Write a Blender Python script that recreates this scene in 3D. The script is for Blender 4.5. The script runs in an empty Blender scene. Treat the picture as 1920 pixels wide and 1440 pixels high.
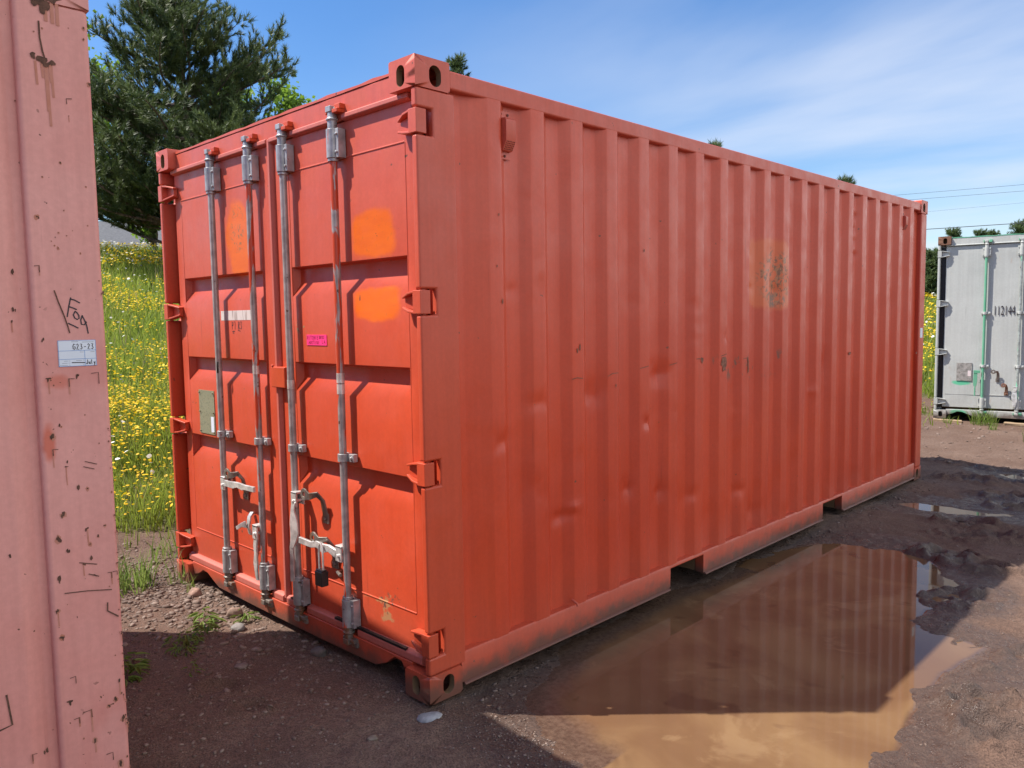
import bpy, bmesh, math, random
import numpy as np
from mathutils import Vector, Matrix

R = math.radians
rng = np.random.default_rng(7)
random.seed(7)
scene = bpy.context.scene
COL = scene.collection

# ------------------------------------------------------------------ camera, sky, sun, exposure
CAM = Vector((2.438, -1.992, 1.577))
cam = bpy.data.objects.new('camera', bpy.data.cameras.new('camera'))
COL.objects.link(cam)
cr = Vector((0.7165466, 0.69736828, -0.01544201))
cu = Vector((-0.0467578, 0.07010819, 0.99644295))
cf = Vector((-0.69597031, 0.71327577, -0.08284319))
cm = Matrix((cr, cu, -cf)).transposed().to_4x4()
cm.translation = CAM
cam.matrix_world = cm
cam.data.sensor_width = 36
cam.data.lens = 1489.72 / 1920 * 36
cam.data.clip_start = 0.05
cam.data.clip_end = 3000
scene.camera = cam

SUN = Vector((-0.4968, -0.478, 1.0)).normalized()
sl = bpy.data.lights.new('sun', 'SUN')
sl.energy = 4.2
sl.angle = R(0.53)
sl.color = (1.0, 0.94, 0.85)
so = bpy.data.objects.new('sun', sl)
so.rotation_euler = SUN.to_track_quat('Z', 'Y').to_euler()
so.location = (-6, -6, 14)
COL.objects.link(so)

world = bpy.data.worlds.new('World')
scene.world = world
world.use_nodes = True
wt = world.node_tree
wt.nodes.clear()
def wn(t, **k):
    n = wt.nodes.new(t)
    for a, b in k.items(): setattr(n, a, b)
    return n
sky = wn('ShaderNodeTexSky', sky_type='NISHITA', sun_disc=False)
sky.sun_elevation = math.asin(SUN.z)
sky.sun_rotation = math.atan2(SUN.x, SUN.y)
sky.air_density = 1.0
sky.dust_density = 0.6
sky.ozone_density = 2.5
bg = wn('ShaderNodeBackground')
bg.inputs['Strength'].default_value = 0.085
tc = wn('ShaderNodeTexCoord')
# thin cirrus: noise on the view direction projected on a flat cloud layer
sep = wn('ShaderNodeSeparateXYZ'); wt.links.new(tc.outputs['Generated'], sep.inputs[0])
zz = wn('ShaderNodeMath', operation='MAXIMUM'); wt.links.new(sep.outputs[2], zz.inputs[0]); zz.inputs[1].default_value = 0.0
za = wn('ShaderNodeMath', operation='ADD'); wt.links.new(zz.outputs[0], za.inputs[0]); za.inputs[1].default_value = 0.10
dv = wn('ShaderNodeVectorMath', operation='DIVIDE'); wt.links.new(tc.outputs['Generated'], dv.inputs[0])
cmb = wn('ShaderNodeCombineXYZ')
for i in range(3): wt.links.new(za.outputs[0], cmb.inputs[i])
wt.links.new(cmb.outputs[0], dv.inputs[1])
mp = wn('ShaderNodeMapping'); wt.links.new(dv.outputs[0], mp.inputs[0])
mp.inputs['Rotation'].default_value = (0, 0, R(28)); mp.inputs['Scale'].default_value = (0.58, 1.0, 1.0)
mp.inputs['Location'].default_value = (3.1, 0.4, 0)
cn = wn('ShaderNodeTexNoise'); wt.links.new(mp.outputs[0], cn.inputs['Vector'])
cn.inputs['Scale'].default_value = 0.75; cn.inputs['Detail'].default_value = 6; cn.inputs['Roughness'].default_value = 0.48; cn.inputs['Distortion'].default_value = 0.35
cr1 = wn('ShaderNodeMapRange', interpolation_type='SMOOTHSTEP'); wt.links.new(cn.outputs['Fac'], cr1.inputs[0])
cr1.inputs[1].default_value = 0.30; cr1.inputs[2].default_value = 0.72
# more cloud towards the north-east horizon (to the right of the view), clear overhead on the left
az = wn('ShaderNodeVectorMath', operation='DOT_PRODUCT'); wt.links.new(tc.outputs['Generated'], az.inputs[0]); az.inputs[1].default_value = (0.62, 0.72, -0.55)
ar = wn('ShaderNodeMapRange', interpolation_type='SMOOTHSTEP'); wt.links.new(az.outputs['Value'], ar.inputs[0])
ar.inputs[1].default_value = -0.35; ar.inputs[2].default_value = 0.50; ar.inputs[3].default_value = 0.05; ar.inputs[4].default_value = 1.0
mu = wn('ShaderNodeMath', operation='MULTIPLY', use_clamp=True); wt.links.new(cr1.outputs[0], mu.inputs[0]); wt.links.new(ar.outputs[0], mu.inputs[1])
mu2 = wn('ShaderNodeMath', operation='MULTIPLY', use_clamp=True); wt.links.new(mu.outputs[0], mu2.inputs[0]); mu2.inputs[1].default_value = 0.85
# bright cloud bank added beyond the view's right edge to fill the shaded side
ez = wn('ShaderNodeVectorMath', operation='DOT_PRODUCT'); wt.links.new(tc.outputs['Generated'], ez.inputs[0]); ez.inputs[1].default_value = (0.93, 0.36, -0.05)
er = wn('ShaderNodeMapRange', interpolation_type='SMOOTHSTEP'); wt.links.new(ez.outputs['Value'], er.inputs[0])
er.inputs[1].default_value = 0.14; er.inputs[2].default_value = 0.62; er.inputs[4].default_value = 0.92
en = wn('ShaderNodeMapRange', interpolation_type='SMOOTHSTEP'); wt.links.new(cn.outputs['Fac'], en.inputs[0])
en.inputs[1].default_value = 0.25; en.inputs[2].default_value = 0.62; en.inputs[3].default_value = 0.45
em = wn('ShaderNodeMath', operation='MULTIPLY'); wt.links.new(er.outputs[0], em.inputs[0]); wt.links.new(en.outputs[0], em.inputs[1])
mu3 = wn('ShaderNodeMath', operation='MAXIMUM'); wt.links.new(mu2.outputs[0], mu3.inputs[0]); wt.links.new(em.outputs[0], mu3.inputs[1]); mu2 = mu3
hs = wn('ShaderNodeHueSaturation'); wt.links.new(sky.outputs[0], hs.inputs['Color']); hs.inputs['Saturation'].default_value = 1.32; hs.inputs['Hue'].default_value = 0.506
mx = wn('ShaderNodeMix', data_type='RGBA'); wt.links.new(mu2.outputs[0], mx.inputs[0]); wt.links.new(hs.outputs[0], mx.inputs[6]); ccol = wn('ShaderNodeMix', data_type='RGBA'); wt.links.new(er.outputs[0], ccol.inputs[0]); ccol.inputs[6].default_value = (4.7, 5.05, 5.8, 1); ccol.inputs[7].default_value = (11.0, 10.8, 10.5, 1); wt.links.new(ccol.outputs[2], mx.inputs[7])
wt.links.new(mx.outputs[2], bg.inputs['Color'])
wo = wn('ShaderNodeOutputWorld'); wt.links.new(bg.outputs[0], wo.inputs[0])

scene.view_settings.view_transform = 'Standard'
scene.view_settings.look = 'None'
scene.view_settings.exposure = 1.08
scene.view_settings.gamma = 1
scene.cycles.max_bounces = 6
scene.cycles.use_denoising = True

# ------------------------------------------------------------------ helpers: nodes
class G:
    """a small builder for one procedural material"""
    def __init__(s, name, rough=0.5, metal=0.0, spec=0.5):
        s.m = bpy.data.materials.new(name); s.m.use_nodes = True
        s.t = s.m.node_tree; s.t.nodes.clear()
        s.o = s.t.nodes.new('ShaderNodeOutputMaterial')
        s.b = s.t.nodes.new('ShaderNodeBsdfPrincipled')
        s.t.links.new(s.b.outputs[0], s.o.inputs[0])
        s.b.inputs['Roughness'].default_value = rough
        s.b.inputs['Metallic'].default_value = metal
        s.b.inputs['Specular IOR Level'].default_value = spec
        tcn = s.t.nodes.new('ShaderNodeTexCoord'); s.co = tcn.outputs['Object']
        sp = s.t.nodes.new('ShaderNodeSeparateXYZ'); s.t.links.new(s.co, sp.inputs[0])
        s.x, s.y, s.z = sp.outputs[0], sp.outputs[1], sp.outputs[2]
    def put(s, inp, v):
        if hasattr(v, 'is_output'): s.t.links.new(v, inp)
        elif isinstance(v, (tuple, list)) and len(v) == 3 and inp.type == 'RGBA': inp.default_value = (*v, 1)
        else: inp.default_value = v
    def math(s, op, a, b=0.0, clamp=False):
        n = s.t.nodes.new('ShaderNodeMath'); n.operation = op; n.use_clamp = clamp
        s.put(n.inputs[0], a); s.put(n.inputs[1], b); return n.outputs[0]
    def noise(s, scale, detail=4, rough=0.55, st=None, dist=0.0, off=None, vec=None):
        n = s.t.nodes.new('ShaderNodeTexNoise')
        n.inputs['Scale'].default_value = scale; n.inputs['Detail'].default_value = detail
        n.inputs['Roughness'].default_value = rough; n.inputs['Distortion'].default_value = dist
        v = vec or s.co
        if st or off:
            m = s.t.nodes.new('ShaderNodeMapping'); s.t.links.new(v, m.inputs[0])
            m.inputs['Scale'].default_value = st or (1, 1, 1); m.inputs['Location'].default_value = off or (0, 0, 0); v = m.outputs[0]
        s.t.links.new(v, n.inputs['Vector']); return n.outputs['Fac']
    def voro(s, scale, feature='F1', st=None):
        n = s.t.nodes.new('ShaderNodeTexVoronoi'); n.feature = feature; n.inputs['Scale'].default_value = scale
        v = s.co
        if st:
            m = s.t.nodes.new('ShaderNodeMapping'); s.t.links.new(v, m.inputs[0]); m.inputs['Scale'].default_value = st; v = m.outputs[0]
        s.t.links.new(v, n.inputs['Vector']); return n
    def step(s, v, a, b, lo=0.0, hi=1.0):
        n = s.t.nodes.new('ShaderNodeMapRange'); n.interpolation_type = 'SMOOTHSTEP'
        s.put(n.inputs[0], v)
        if a > b: a, b, lo, hi = b, a, hi, lo
        n.inputs[1].default_value = a; n.inputs[2].default_value = b; n.inputs[3].default_value = lo; n.inputs[4].default_value = hi
        return n.outputs[0]
    def mix(s, f, a, b, mode='MIX'):
        n = s.t.nodes.new('ShaderNodeMix'); n.data_type = 'RGBA'; n.blend_type = mode
        s.put(n.inputs[0], f); s.put(n.inputs[6], a); s.put(n.inputs[7], b); return n.outputs[2]
    def attr(s, name):
        n = s.t.nodes.new('ShaderNodeAttribute'); n.attribute_name = name; return n.outputs['Fac']
    def bump(s, h, strength=0.2, dist=0.01, prev=None):
        n = s.t.nodes.new('ShaderNodeBump'); n.inputs['Strength'].default_value = strength; n.inputs['Distance'].default_value = dist
        s.put(n.inputs['Height'], h)
        if prev is not None: s.t.links.new(prev, n.inputs['Normal'])
        return n.outputs[0]
    def col(s, c): s.put(s.b.inputs['Base Color'], c)
    def rough(s, c): s.put(s.b.inputs['Roughness'], c)
    def nor(s, c): s.t.links.new(c, s.b.inputs['Normal'])
    # soft blob/rectangle masks in object space over two axes, with a ragged edge
    def blob(s, a, b, ca, cb, ha, hb, soft=0.25, warp=0.5, nscale=9, square=False):
        n = s.math('MULTIPLY', s.math('SUBTRACT', s.noise(nscale, 3), 0.5), warp)
        da = s.math('DIVIDE', s.math('SUBTRACT', a, ca), ha); db = s.math('DIVIDE', s.math('SUBTRACT', b, cb), hb)
        if square: d = s.math('POWER', s.math('ADD', s.math('POWER', s.math('ABSOLUTE', da), 4.0), s.math('POWER', s.math('ABSOLUTE', db), 4.0)), 0.25)
        else: d = s.math('SQRT', s.math('ADD', s.math('MULTIPLY', da, da), s.math('MULTIPLY', db, db)))
        return s.step(s.math('ADD', d, n), 1.0 + soft / 2, 1.0 - soft / 2)

def simple(name, c, rough=0.6, metal=0.0, var=0.12, scale=12, bump=0.0, spec=0.5):
    g = G(name, rough, metal, spec)
    n = g.noise(scale, 5)
    d = tuple(max(0, v * (1 - var)) for v in c); e = tuple(v * (1 + var) for v in c)
    g.col(g.mix(g.step(n, 0.3, 0.7), d, e))
    if bump: g.nor(g.bump(g.noise(scale * 6, 4), bump, 0.004))
    return g.m

RUST = (0.115, 0.050, 0.028)
def paint(name, c1, c2, top=None, rust=RUST, chips=0.735, mud=True, rough=0.42, extra=None, streak=0.10, coat=0.10):
    g = G(name, rough, 0, 0.4)
    c = g.mix(g.step(g.noise(1.1, 4, dist=0.4), 0.35, 0.68), c1, c2)
    if top: c = g.mix(g.math('MULTIPLY', g.step(g.z, 0.9, 2.5), g.step(g.noise(2.3, 3), 0.25, 0.6, 0.55, 1.0)), c, top)  # sky sheen painted into the upper red as a pinker tone
    sk = g.noise(1.0, 5, 0.6, st=(38, 38, 1.1))
    c = g.mix(streak, c, g.mix(g.step(sk, 0.35, 0.65), (0.35, 0.33, 0.32), (1, 1, 1)), 'MULTIPLY')
    fine = g.noise(55, 4, 0.65)
    c = g.mix(0.10, c, g.mix(g.step(fine, 0.35, 0.7), (0.3, 0.28, 0.28), (1, 1, 1)), 'MULTIPLY')
    if extra: c = extra(g, c)
    if chips:
        sp = g.math('MULTIPLY', g.step(g.noise(26, 2, 0.5), chips, chips + 0.025), g.step(g.noise(2.6, 2), 0.44, 0.54))
        c = g.mix(sp, c, rust)
        dr = g.step(g.noise(1.0, 3, 0.5, st=(46, 46, 1.6), off=(3, 5, 1)), 0.69, 0.78)
        c = g.mix(g.math('MULTIPLY', dr, 0.45), c, tuple(v * 0.42 for v in c1))
    if mud:
        mz = g.math('ADD', g.z, g.math('MULTIPLY', g.math('SUBTRACT', g.noise(11, 5, 0.65), 0.5), 0.16))
        c = g.mix(g.step(mz, 0.135, 0.035, 0, 0.85), c, (0.070, 0.043, 0.031))
        dust = g.step(g.math('ADD', g.z, g.math('MULTIPLY', g.math('SUBTRACT', g.noise(3, 4), 0.5), 0.25)), 0.42, 0.1, 0, 0.12)
        c = g.mix(dust, c, (0.20, 0.13, 0.10))
    g.col(c)
    g.put(g.b.inputs['Coat Weight'], coat); g.put(g.b.inputs['Coat Roughness'], 0.26)
    g.rough(g.step(g.noise(7, 5, 0.6), 0.3, 0.7, rough - 0.07, rough + 0.13))
    b = g.bump(g.noise(190, 3), 0.10, 0.002)
    b = g.bump(g.noise(3.2, 3), 0.16, 0.02, b)
    b = g.bump(sk, 0.10, 0.003, b)
    g.nor(b)
    return g.m

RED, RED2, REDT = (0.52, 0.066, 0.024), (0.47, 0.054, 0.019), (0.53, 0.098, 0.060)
ORG = (0.66, 0.120, 0.006)
def door_marks(g, c):
    def org(c, m, seed):
        dots = g.step(g.noise(34, 5, 0.7, off=(seed, 0, 2)), 0.56, 0.66, 0, 0.45)
        bs = g.step(g.noise(1, 4, 0.6, st=(9, 9, 40), off=(0, seed, 0)), 0.35, 0.65, 0, 0.4)
        return g.mix(m, c, g.mix(dots, g.mix(bs, ORG, (0.56, 0.085, 0.008)), (0.42, 0.10, 0.02)))
    c = org(c, g.blob(g.x, g.z, -1.590, 2.055, 0.125, 0.15, 0.4, 0.9), 1)
    c = org(c, g.blob(g.x, g.z, -1.580, 1.925, 0.115, 0.11, 0.4, 0.9), 2)
    c = org(c, g.blob(g.x, g.z, -0.385, 1.945, 0.15, 0.100, 0.30, 0.6, 8, True), 3)
    c = org(c, g.blob(g.x, g.z, -0.375, 1.645, 0.165, 0.068, 0.32, 0.6, 8, True), 4)
    # scratched lettering remains inside the left patch, and the bare scrape low on the right leaf
    li = g.math('MULTIPLY', g.step(g.noise(30, 3, 0.5, dist=1.6), 0.57, 0.62), g.blob(g.x, g.z, -1.59, 2.07, 0.07, 0.13, 0.4, 0.3))
    c = g.mix(g.math('MULTIPLY', li, 0.7), c, (0.16, 0.12, 0.05))
    sc = g.math('MULTIPLY', g.step(g.noise(9, 5, 0.6, st=(0.9, 1, 1.6)), 0.575, 0.64), g.blob(g.x, g.z, -0.37, 0.315, 0.17, 0.08, 0.6, 0.6))
    c = g.mix(g.math('MULTIPLY', sc, 0.75), c, (0.36, 0.22, 0.10))
    dk = g.math('MULTIPLY', g.step(g.noise(40, 3, 0.5), 0.6, 0.66), g.blob(g.x, g.z, -0.33, 0.33, 0.10, 0.05, 0.5, 0.5))
    c = g.mix(dk, c, (0.10, 0.07, 0.05))
    ex = g.math('MULTIPLY', g.step(g.noise(16, 3), 0.60, 0.64), g.blob(g.x, g.z, -0.95, 1.56, 0.09, 0.04, 0.6, 0.6))
    return g.mix(ex, c, (0.22, 0.20, 0.10))
def side_marks(g, c):
    m = g.blob(g.y, g.z, 2.99, 1.84, 0.27, 0.23, 0.22, 0.5, 9, True)
    c = g.mix(g.math('MULTIPLY', m, 0.85), c, (0.58, 0.125, 0.040))
    pe = g.math('MULTIPLY', g.step(g.noise(24, 5, 0.65, dist=0.8), 0.50, 0.55), g.blob(g.y, g.z, 3.03, 1.81, 0.20, 0.19, 0.4, 0.6))
    c = g.mix(pe, c, g.mix(g.step(g.noise(40, 2), 0.45, 0.55), (0.20, 0.080, 0.042), (0.36, 0.15, 0.07)))
    bt = g.math('MULTIPLY', g.step(g.noise(14, 4), 0.45, 0.52), g.blob(g.y, g.z, 3.06, 1.665, 0.11, 0.045, 0.6, 0.5))
    c = g.mix(bt, c, (0.20, 0.105, 0.07))
    # scuffs at bumper height
    sf = g.math('MULTIPLY', g.step(g.noise(13, 4, 0.6, st=(1, 1, 0.6)), 0.60, 0.66), g.blob(g.y, g.z, 2.75, 1.26, 0.6, 0.09, 0.6, 0.4))
    return g.mix(g.math('MULTIPLY', sf, 0.75), c, (0.12, 0.075, 0.05))

M = {}
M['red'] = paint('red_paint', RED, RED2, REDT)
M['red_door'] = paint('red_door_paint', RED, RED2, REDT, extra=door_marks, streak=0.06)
M['red_side'] = paint('red_side_paint', (0.56, 0.060, 0.019), (0.50, 0.048, 0.015), (0.56, 0.088, 0.046), extra=side_marks, rough=0.37, coat=0.10, chips=0.75)  # same red, more saturated: warm bounce on the shaded side put into its colour
M['gasket_red'] = paint('painted_rubber', (0.50, 0.125, 0.095), (0.46, 0.105, 0.075), None, chips=0, rough=0.5)
M['orange'] = paint('orange_brush_paint', (0.54, 0.070, 0.018), (0.48, 0.058, 0.018), None, chips=0, mud=False)
def rod_mat(name, steel, paintc, amt):
    g = G(name, 0.42, 0.0)
    n = g.noise(1.0, 5, 0.6, st=(16, 16, 2.6), dist=0.5)
    st = g.mix(g.step(g.noise(20, 4), 0.35, 0.7), steel, tuple(v * 0.62 for v in steel))
    c = g.mix(g.step(n, amt, amt + 0.03), st, paintc)
    c = g.mix(g.step(g.noise(24, 3), 0.68, 0.72), c, (0.10, 0.05, 0.03))
    g.col(c); g.put(g.b.inputs['Metallic'], g.step(n, amt, amt + 0.03, 0.35, 0.0))
    g.nor(g.bump(g.noise(60, 4), 0.15, 0.002)); return g.m
M['rod_bare'] = rod_mat('bare_rod_steel', (0.40, 0.38, 0.375), RED, 0.66)
M['rod_mixed'] = rod_mat('half_painted_rod_steel', (0.38, 0.36, 0.36), RED2, 0.52)
M['steel'] = rod_mat('galvanised_steel', (0.40, 0.40, 0.41), RED, 0.655)
M['zinc'] = simple('bright_zinc', (0.58, 0.57, 0.55), 0.35, 0.45, 0.25, 24, 0.1)
M['dull'] = rod_mat('dull_rusty_steel', (0.22, 0.19, 0.165), (0.16, 0.08, 0.045), 0.55)
M['dark_in'] = simple('unpainted_inside', (0.16, 0.09, 0.045), 0.8)
M['black'] = simple('black_rubber', (0.012, 0.012, 0.012), 0.5)
M['ink'] = simple('marker_ink', (0.018, 0.012, 0.02), 0.5, var=0.05)
M['magenta'] = simple('magenta_paper', (0.78, 0.03, 0.20), 0.6, var=0.04)
M['magenta_ink'] = simple('dark_pink_ink', (0.30, 0.008, 0.06), 0.6, var=0.05)
M['paper'] = simple('white_label_paper', (0.62, 0.68, 0.76), 0.5, var=0.03)
M['blueline'] = simple('blue_print', (0.10, 0.25, 0.55), 0.5, var=0.03)
M['greyprint'] = simple('grey_print', (0.22, 0.25, 0.31), 0.5, var=0.03)
g = G('worn_number_strip', 0.6)
g.col(g.mix(g.step(g.noise(1.0, 3, 0.6, st=(70, 70, 6)), 0.5, 0.62), (0.58, 0.52, 0.50), (0.36, 0.29, 0.27)))
M['strip'] = g.m
g = G('olive_data_plate', 0.55, 0.1)
g.col(g.mix(g.step(g.noise(1, 4, 0.6, st=(60, 60, 95)), 0.55, 0.62, 0, 0.5), g.mix(g.step(g.noise(6, 3), 0.3, 0.7), (0.19, 0.19, 0.115), (0.24, 0.235, 0.15)), (0.10, 0.10, 0.06)))
M['plate'] = g.m
M['rust'] = simple('rust_scab', (0.095, 0.046, 0.030), 0.9, 0, 0.4, 60, 0.4)
g = G('rust_run', 0.7); g.col(g.mix(g.step(g.noise(14, 4, 0.6), 0.3, 0.7), (0.40, 0.15, 0.09), (0.46, 0.20, 0.15)))
M['runs'] = g.m
def pink_fade(g, c):
    m = g.math('MULTIPLY', g.step(g.noise(1.7, 4, 0.5, dist=0.6, off=(1, 2.4, 0)), 0.50, 0.72), g.step(g.z, 2.0, 0.9))
    c = g.mix(g.math('MULTIPLY', m, 0.8), c, (0.48, 0.15, 0.12))
    p = g.blob(g.y, g.z, 0.17, 1.24, 0.016, 0.05, 0.8, 0.8, 30)
    c = g.mix(g.math('MULTIPLY', p, 0.8), c, (0.50, 0.10, 0.05))
    p2 = g.blob(g.y, g.z, 0.14, 1.415, 0.03, 0.02, 0.9, 0.8, 30)
    c = g.mix(g.math('MULTIPLY', p2, 0.6), c, (0.50, 0.11, 0.06))
    sc = g.step(g.noise(1, 5, 0.65, st=(10, 10, 150)), 0.66, 0.74)
    c = g.mix(g.math('MULTIPLY', sc, 0.18), c, (0.20, 0.09, 0.08))
    return g.mix(g.math('MULTIPLY', g.step(g.noise(42, 2), 0.715, 0.735), g.step(g.noise(5, 2), 0.45, 0.6)), c, RUST)
M['pink'] = paint('faded_pink_paint', (0.66, 0.31, 0.275), (0.60, 0.245, 0.21), None, chips=0.76, rough=0.6, mud=False, extra=pink_fade)
def grey_x(g, c):
    w = g.blob(g.x, g.z, -2.10, 0.515, 0.11, 0.035, 0.6, 0.7, 14)
    c = g.mix(w, c, (0.10, 0.42, 0.25))
    w2 = g.blob(g.x, g.z, -2.13, 0.075, 0.10, 0.05, 0.5, 0.5, 14, True)
    c = g.mix(w2, c, (0.10, 0.40, 0.24))
    s = g.step(g.noise(1, 4, 0.6, st=(9, 9, 2.6), off=(2, 0, 7)), 0.66, 0.74)
    return g.mix(g.math('MULTIPLY', s, 0.35), c, (0.36, 0.22, 0.15))
M['grey'] = paint('grey_paint', (0.46, 0.47, 0.45), (0.42, 0.43, 0.41), None, chips=0.75, extra=grey_x, rough=0.55)
M['green'] = paint('green_paint', (0.10, 0.33, 0.20), (0.15, 0.38, 0.25), None, chips=0.72, mud=False)
M['greygreen'] = rod_mat('grey_green_rod', (0.40, 0.43, 0.41), (0.18, 0.40, 0.28), 0.56)
M['rustbrown'] = paint('rusty_casting_paint', (0.16, 0.075, 0.045), (0.24, 0.12, 0.08), None, chips=0.6, mud=False, rough=0.8)

# ------------------------------------------------------------------ helpers: meshes and objects
class MB:
    """collects faces and links them as ONE mesh object"""
    def __init__(s): s.v = []; s.f = []; s.mi = []
    def add(s, vs, fs, mi=0):
        o = len(s.v); s.v += [tuple(v) for v in vs]
        s.f += [tuple(i + o for i in f) for f in fs]; s.mi += [mi] * len(fs)
    def box(s, x0, x1, y0, y1, z0, z1, mi=0):
        x0, x1 = min(x0, x1), max(x0, x1); y0, y1 = min(y0, y1), max(y0, y1); z0, z1 = min(z0, z1), max(z0, z1)
        s.add([(x0,y0,z0),(x1,y0,z0),(x1,y1,z0),(x0,y1,z0),(x0,y0,z1),(x1,y0,z1),(x1,y1,z1),(x0,y1,z1)],
              [(0,3,2,1),(4,5,6,7),(0,1,5,4),(1,2,6,5),(2,3,7,6),(3,0,4,7)], mi)
    def prism(s, pts, ax, a0, a1, mi=0):
        """polygon pts in the two other axes, extruded along axis ax from a0 to a1"""
        def mk(p, a):
            q = list(p); q.insert(ax, a); return q
        n = len(pts)
        s.add([mk(p, a0) for p in pts] + [mk(p, a1) for p in pts],
              [tuple(range(n))[::-1], tuple(range(n, 2 * n))] + [(i, (i + 1) % n, n + (i + 1) % n, n + i) for i in range(n)], mi)
    def tube(s, path, r, n=12, mi=0, cap=True):
        path = [Vector(p) for p in path]
        rr = r if isinstance(r, (list, tuple)) else [r] * len(path)
        vs = []; up = None
        for i, p in enumerate(path):
            t = (path[min(i + 1, len(path) - 1)] - path[max(i - 1, 0)]).normalized()
            if up is None:
                up = t.orthogonal().normalized()
            up = (up - t * up.dot(t)).normalized(); w = t.cross(up)
            vs += [p + (up * math.cos(a) + w * math.sin(a)) * rr[i] for a in [2 * math.pi * k / n for k in range(n)]]
        fs = [(i * n + k, i * n + (k + 1) % n, (i + 1) * n + (k + 1) % n, (i + 1) * n + k) for i in range(len(path) - 1) for k in range(n)]
        if cap: fs += [tuple(range(n))[::-1], tuple(range((len(path) - 1) * n, len(path) * n))]
        s.add(vs, fs, mi)
    def bar(s, path, w, t, wdir, mi=0):
        """flat bar of width w (along wdir) and thickness t swept along path"""
        path = [Vector(p) for p in path]; vs = []
        ww = w if isinstance(w, (list, tuple)) else [w] * len(path)
        wd = wdir if isinstance(wdir, list) else [wdir] * len(path)
        for i, p in enumerate(path):
            tg = (path[min(i + 1, len(path) - 1)] - path[max(i - 1, 0)]).normalized()
            d = Vector(wd[i]); d = (d - tg * d.dot(tg)).normalized(); e = tg.cross(d)
            for a, b in ((-1, -1), (1, -1), (1, 1), (-1, 1)): vs.append(p + d * (a * ww[i] / 2) + e * (b * t / 2))
        fs = [(i * 4 + k, i * 4 + (k + 1) % 4, i * 4 + 4 + (k + 1) % 4, i * 4 + 4 + k) for i in range(len(path) - 1) for k in range(4)]
        n = len(path); fs += [(3, 2, 1, 0), (4 * n - 4, 4 * n - 3, 4 * n - 2, 4 * n - 1)]
        s.add(vs, fs, mi)
    def holed(s, o, u, v, w, h, hc, hr, nrm, depth, mi=0, mi2=None, n=28):
        """rectangle o + u*[0,w] + v*[0,h] with an upright oval hole (centre hc, radii hr) and a short tunnel along nrm"""
        o, u, v, nrm = Vector(o), Vector(u), Vector(v), Vector(nrm)
        ang = sorted(set([2 * math.pi * k / n for k in range(n)] + [math.atan2(y - hc[1], x - hc[0]) % (2 * math.pi) for x in (0, w) for y in (0, h)]))
        outer, inner = [], []
        for a in ang:
            c, q = math.cos(a), math.sin(a)
            t = min(((w - hc[0]) / c if c > 1e-9 else (-hc[0] / c if c < -1e-9 else 1e9)), ((h - hc[1]) / q if q > 1e-9 else (-hc[1] / q if q < -1e-9 else 1e9)))
            outer.append((hc[0] + c * t, hc[1] + q * t))
            e = hr[1] - hr[0]
            # stadium shape
            if e > 0:
                px = hr[0] * c; py = hr[0] * q + (e if q > 1e-6 else (-e if q < -1e-6 else 0))
            else: px, py = hr[0] * c, hr[1] * q
            inner.append((hc[0] + px, hc[1] + py))
        m = len(ang)
        P = lambda p, d=0: o + u * p[0] + v * p[1] + nrm * d
        s.add([P(p) for p in outer] + [P(p) for p in inner], [(i, (i + 1) % m, m + (i + 1) % m, m + i) for i in range(m)], mi)
        s.add([P(p) for p in inner] + [P(p, depth) for p in inner], [(i, (i + 1) % m, m + (i + 1) % m, m + i) for i in range(m)], mi if mi2 is None else mi2)
    def build(s, name, mats, parent=None, bevel=0.0, seg=2, smooth=True, angle=38, weld=True):
        me = bpy.data.meshes.new(name)
        me.from_pydata(s.v, [], s.f)
        mats = mats if isinstance(mats, (list, tuple)) else [mats]
        for m in mats: me.materials.append(m)
        me.polygons.foreach_set('material_index', s.mi)
        bm = bmesh.new(); bm.from_mesh(me)
        if weld: bmesh.ops.remove_doubles(bm, verts=bm.verts, dist=1e-5)
        bmesh.ops.recalc_face_normals(bm, faces=bm.faces)
        bm.to_mesh(me); bm.free()
        if smooth:
            me.polygons.foreach_set('use_smooth', [True] * len(me.polygons))
            me.set_sharp_from_angle(angle=R(angle))
        o = bpy.data.objects.new(name, me); COL.objects.link(o)
        if parent: o.parent = parent
        if bevel:
            b = o.modifiers.new('bevel', 'BEVEL'); b.width = bevel; b.segments = seg; b.limit_method = 'ANGLE'; b.angle_limit = R(40); b.harden_normals = True
        return o

def tag(o, label=None, cat=None, group=None, kind=None):
    if label: o['label'] = label
    if cat: o['category'] = cat
    if group: o['group'] = group
    if kind: o['kind'] = kind
    return o
def empty(name, loc, rz=0, label=None, cat=None, group=None):
    o = bpy.data.objects.new(name, None); COL.objects.link(o)
    o.location = loc; o.rotation_euler = (0, 0, rz); o.empty_display_size = 0.3
    return tag(o, label, cat, group)
def fast(name, V, F, mat, attrs=None, parent=None, smooth=False):
    """mesh object from numpy triangles"""
    V = np.asarray(V, np.float32).reshape(-1, 3); F = np.asarray(F, np.int32).reshape(-1, 3)
    me = bpy.data.meshes.new(name)
    me.vertices.add(len(V)); me.vertices.foreach_set('co', V.ravel())
    me.loops.add(F.size); me.loops.foreach_set('vertex_index', F.ravel())
    me.polygons.add(len(F)); me.polygons.foreach_set('loop_start', np.arange(0, F.size, 3, dtype=np.int32))
    if smooth: me.polygons.foreach_set('use_smooth', np.ones(len(F), bool))
    for k, a in (attrs or {}).items():
        at = me.attributes.new(k, 'FLOAT', 'POINT'); at.data.foreach_set('value', np.asarray(a, np.float32).ravel())
    me.update(calc_edges=True)
    for m in (mat if isinstance(mat, (list, tuple)) else [mat]): me.materials.append(m)
    o = bpy.data.objects.new(name, me); COL.objects.link(o)
    if parent: o.parent = parent
    return o
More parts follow.
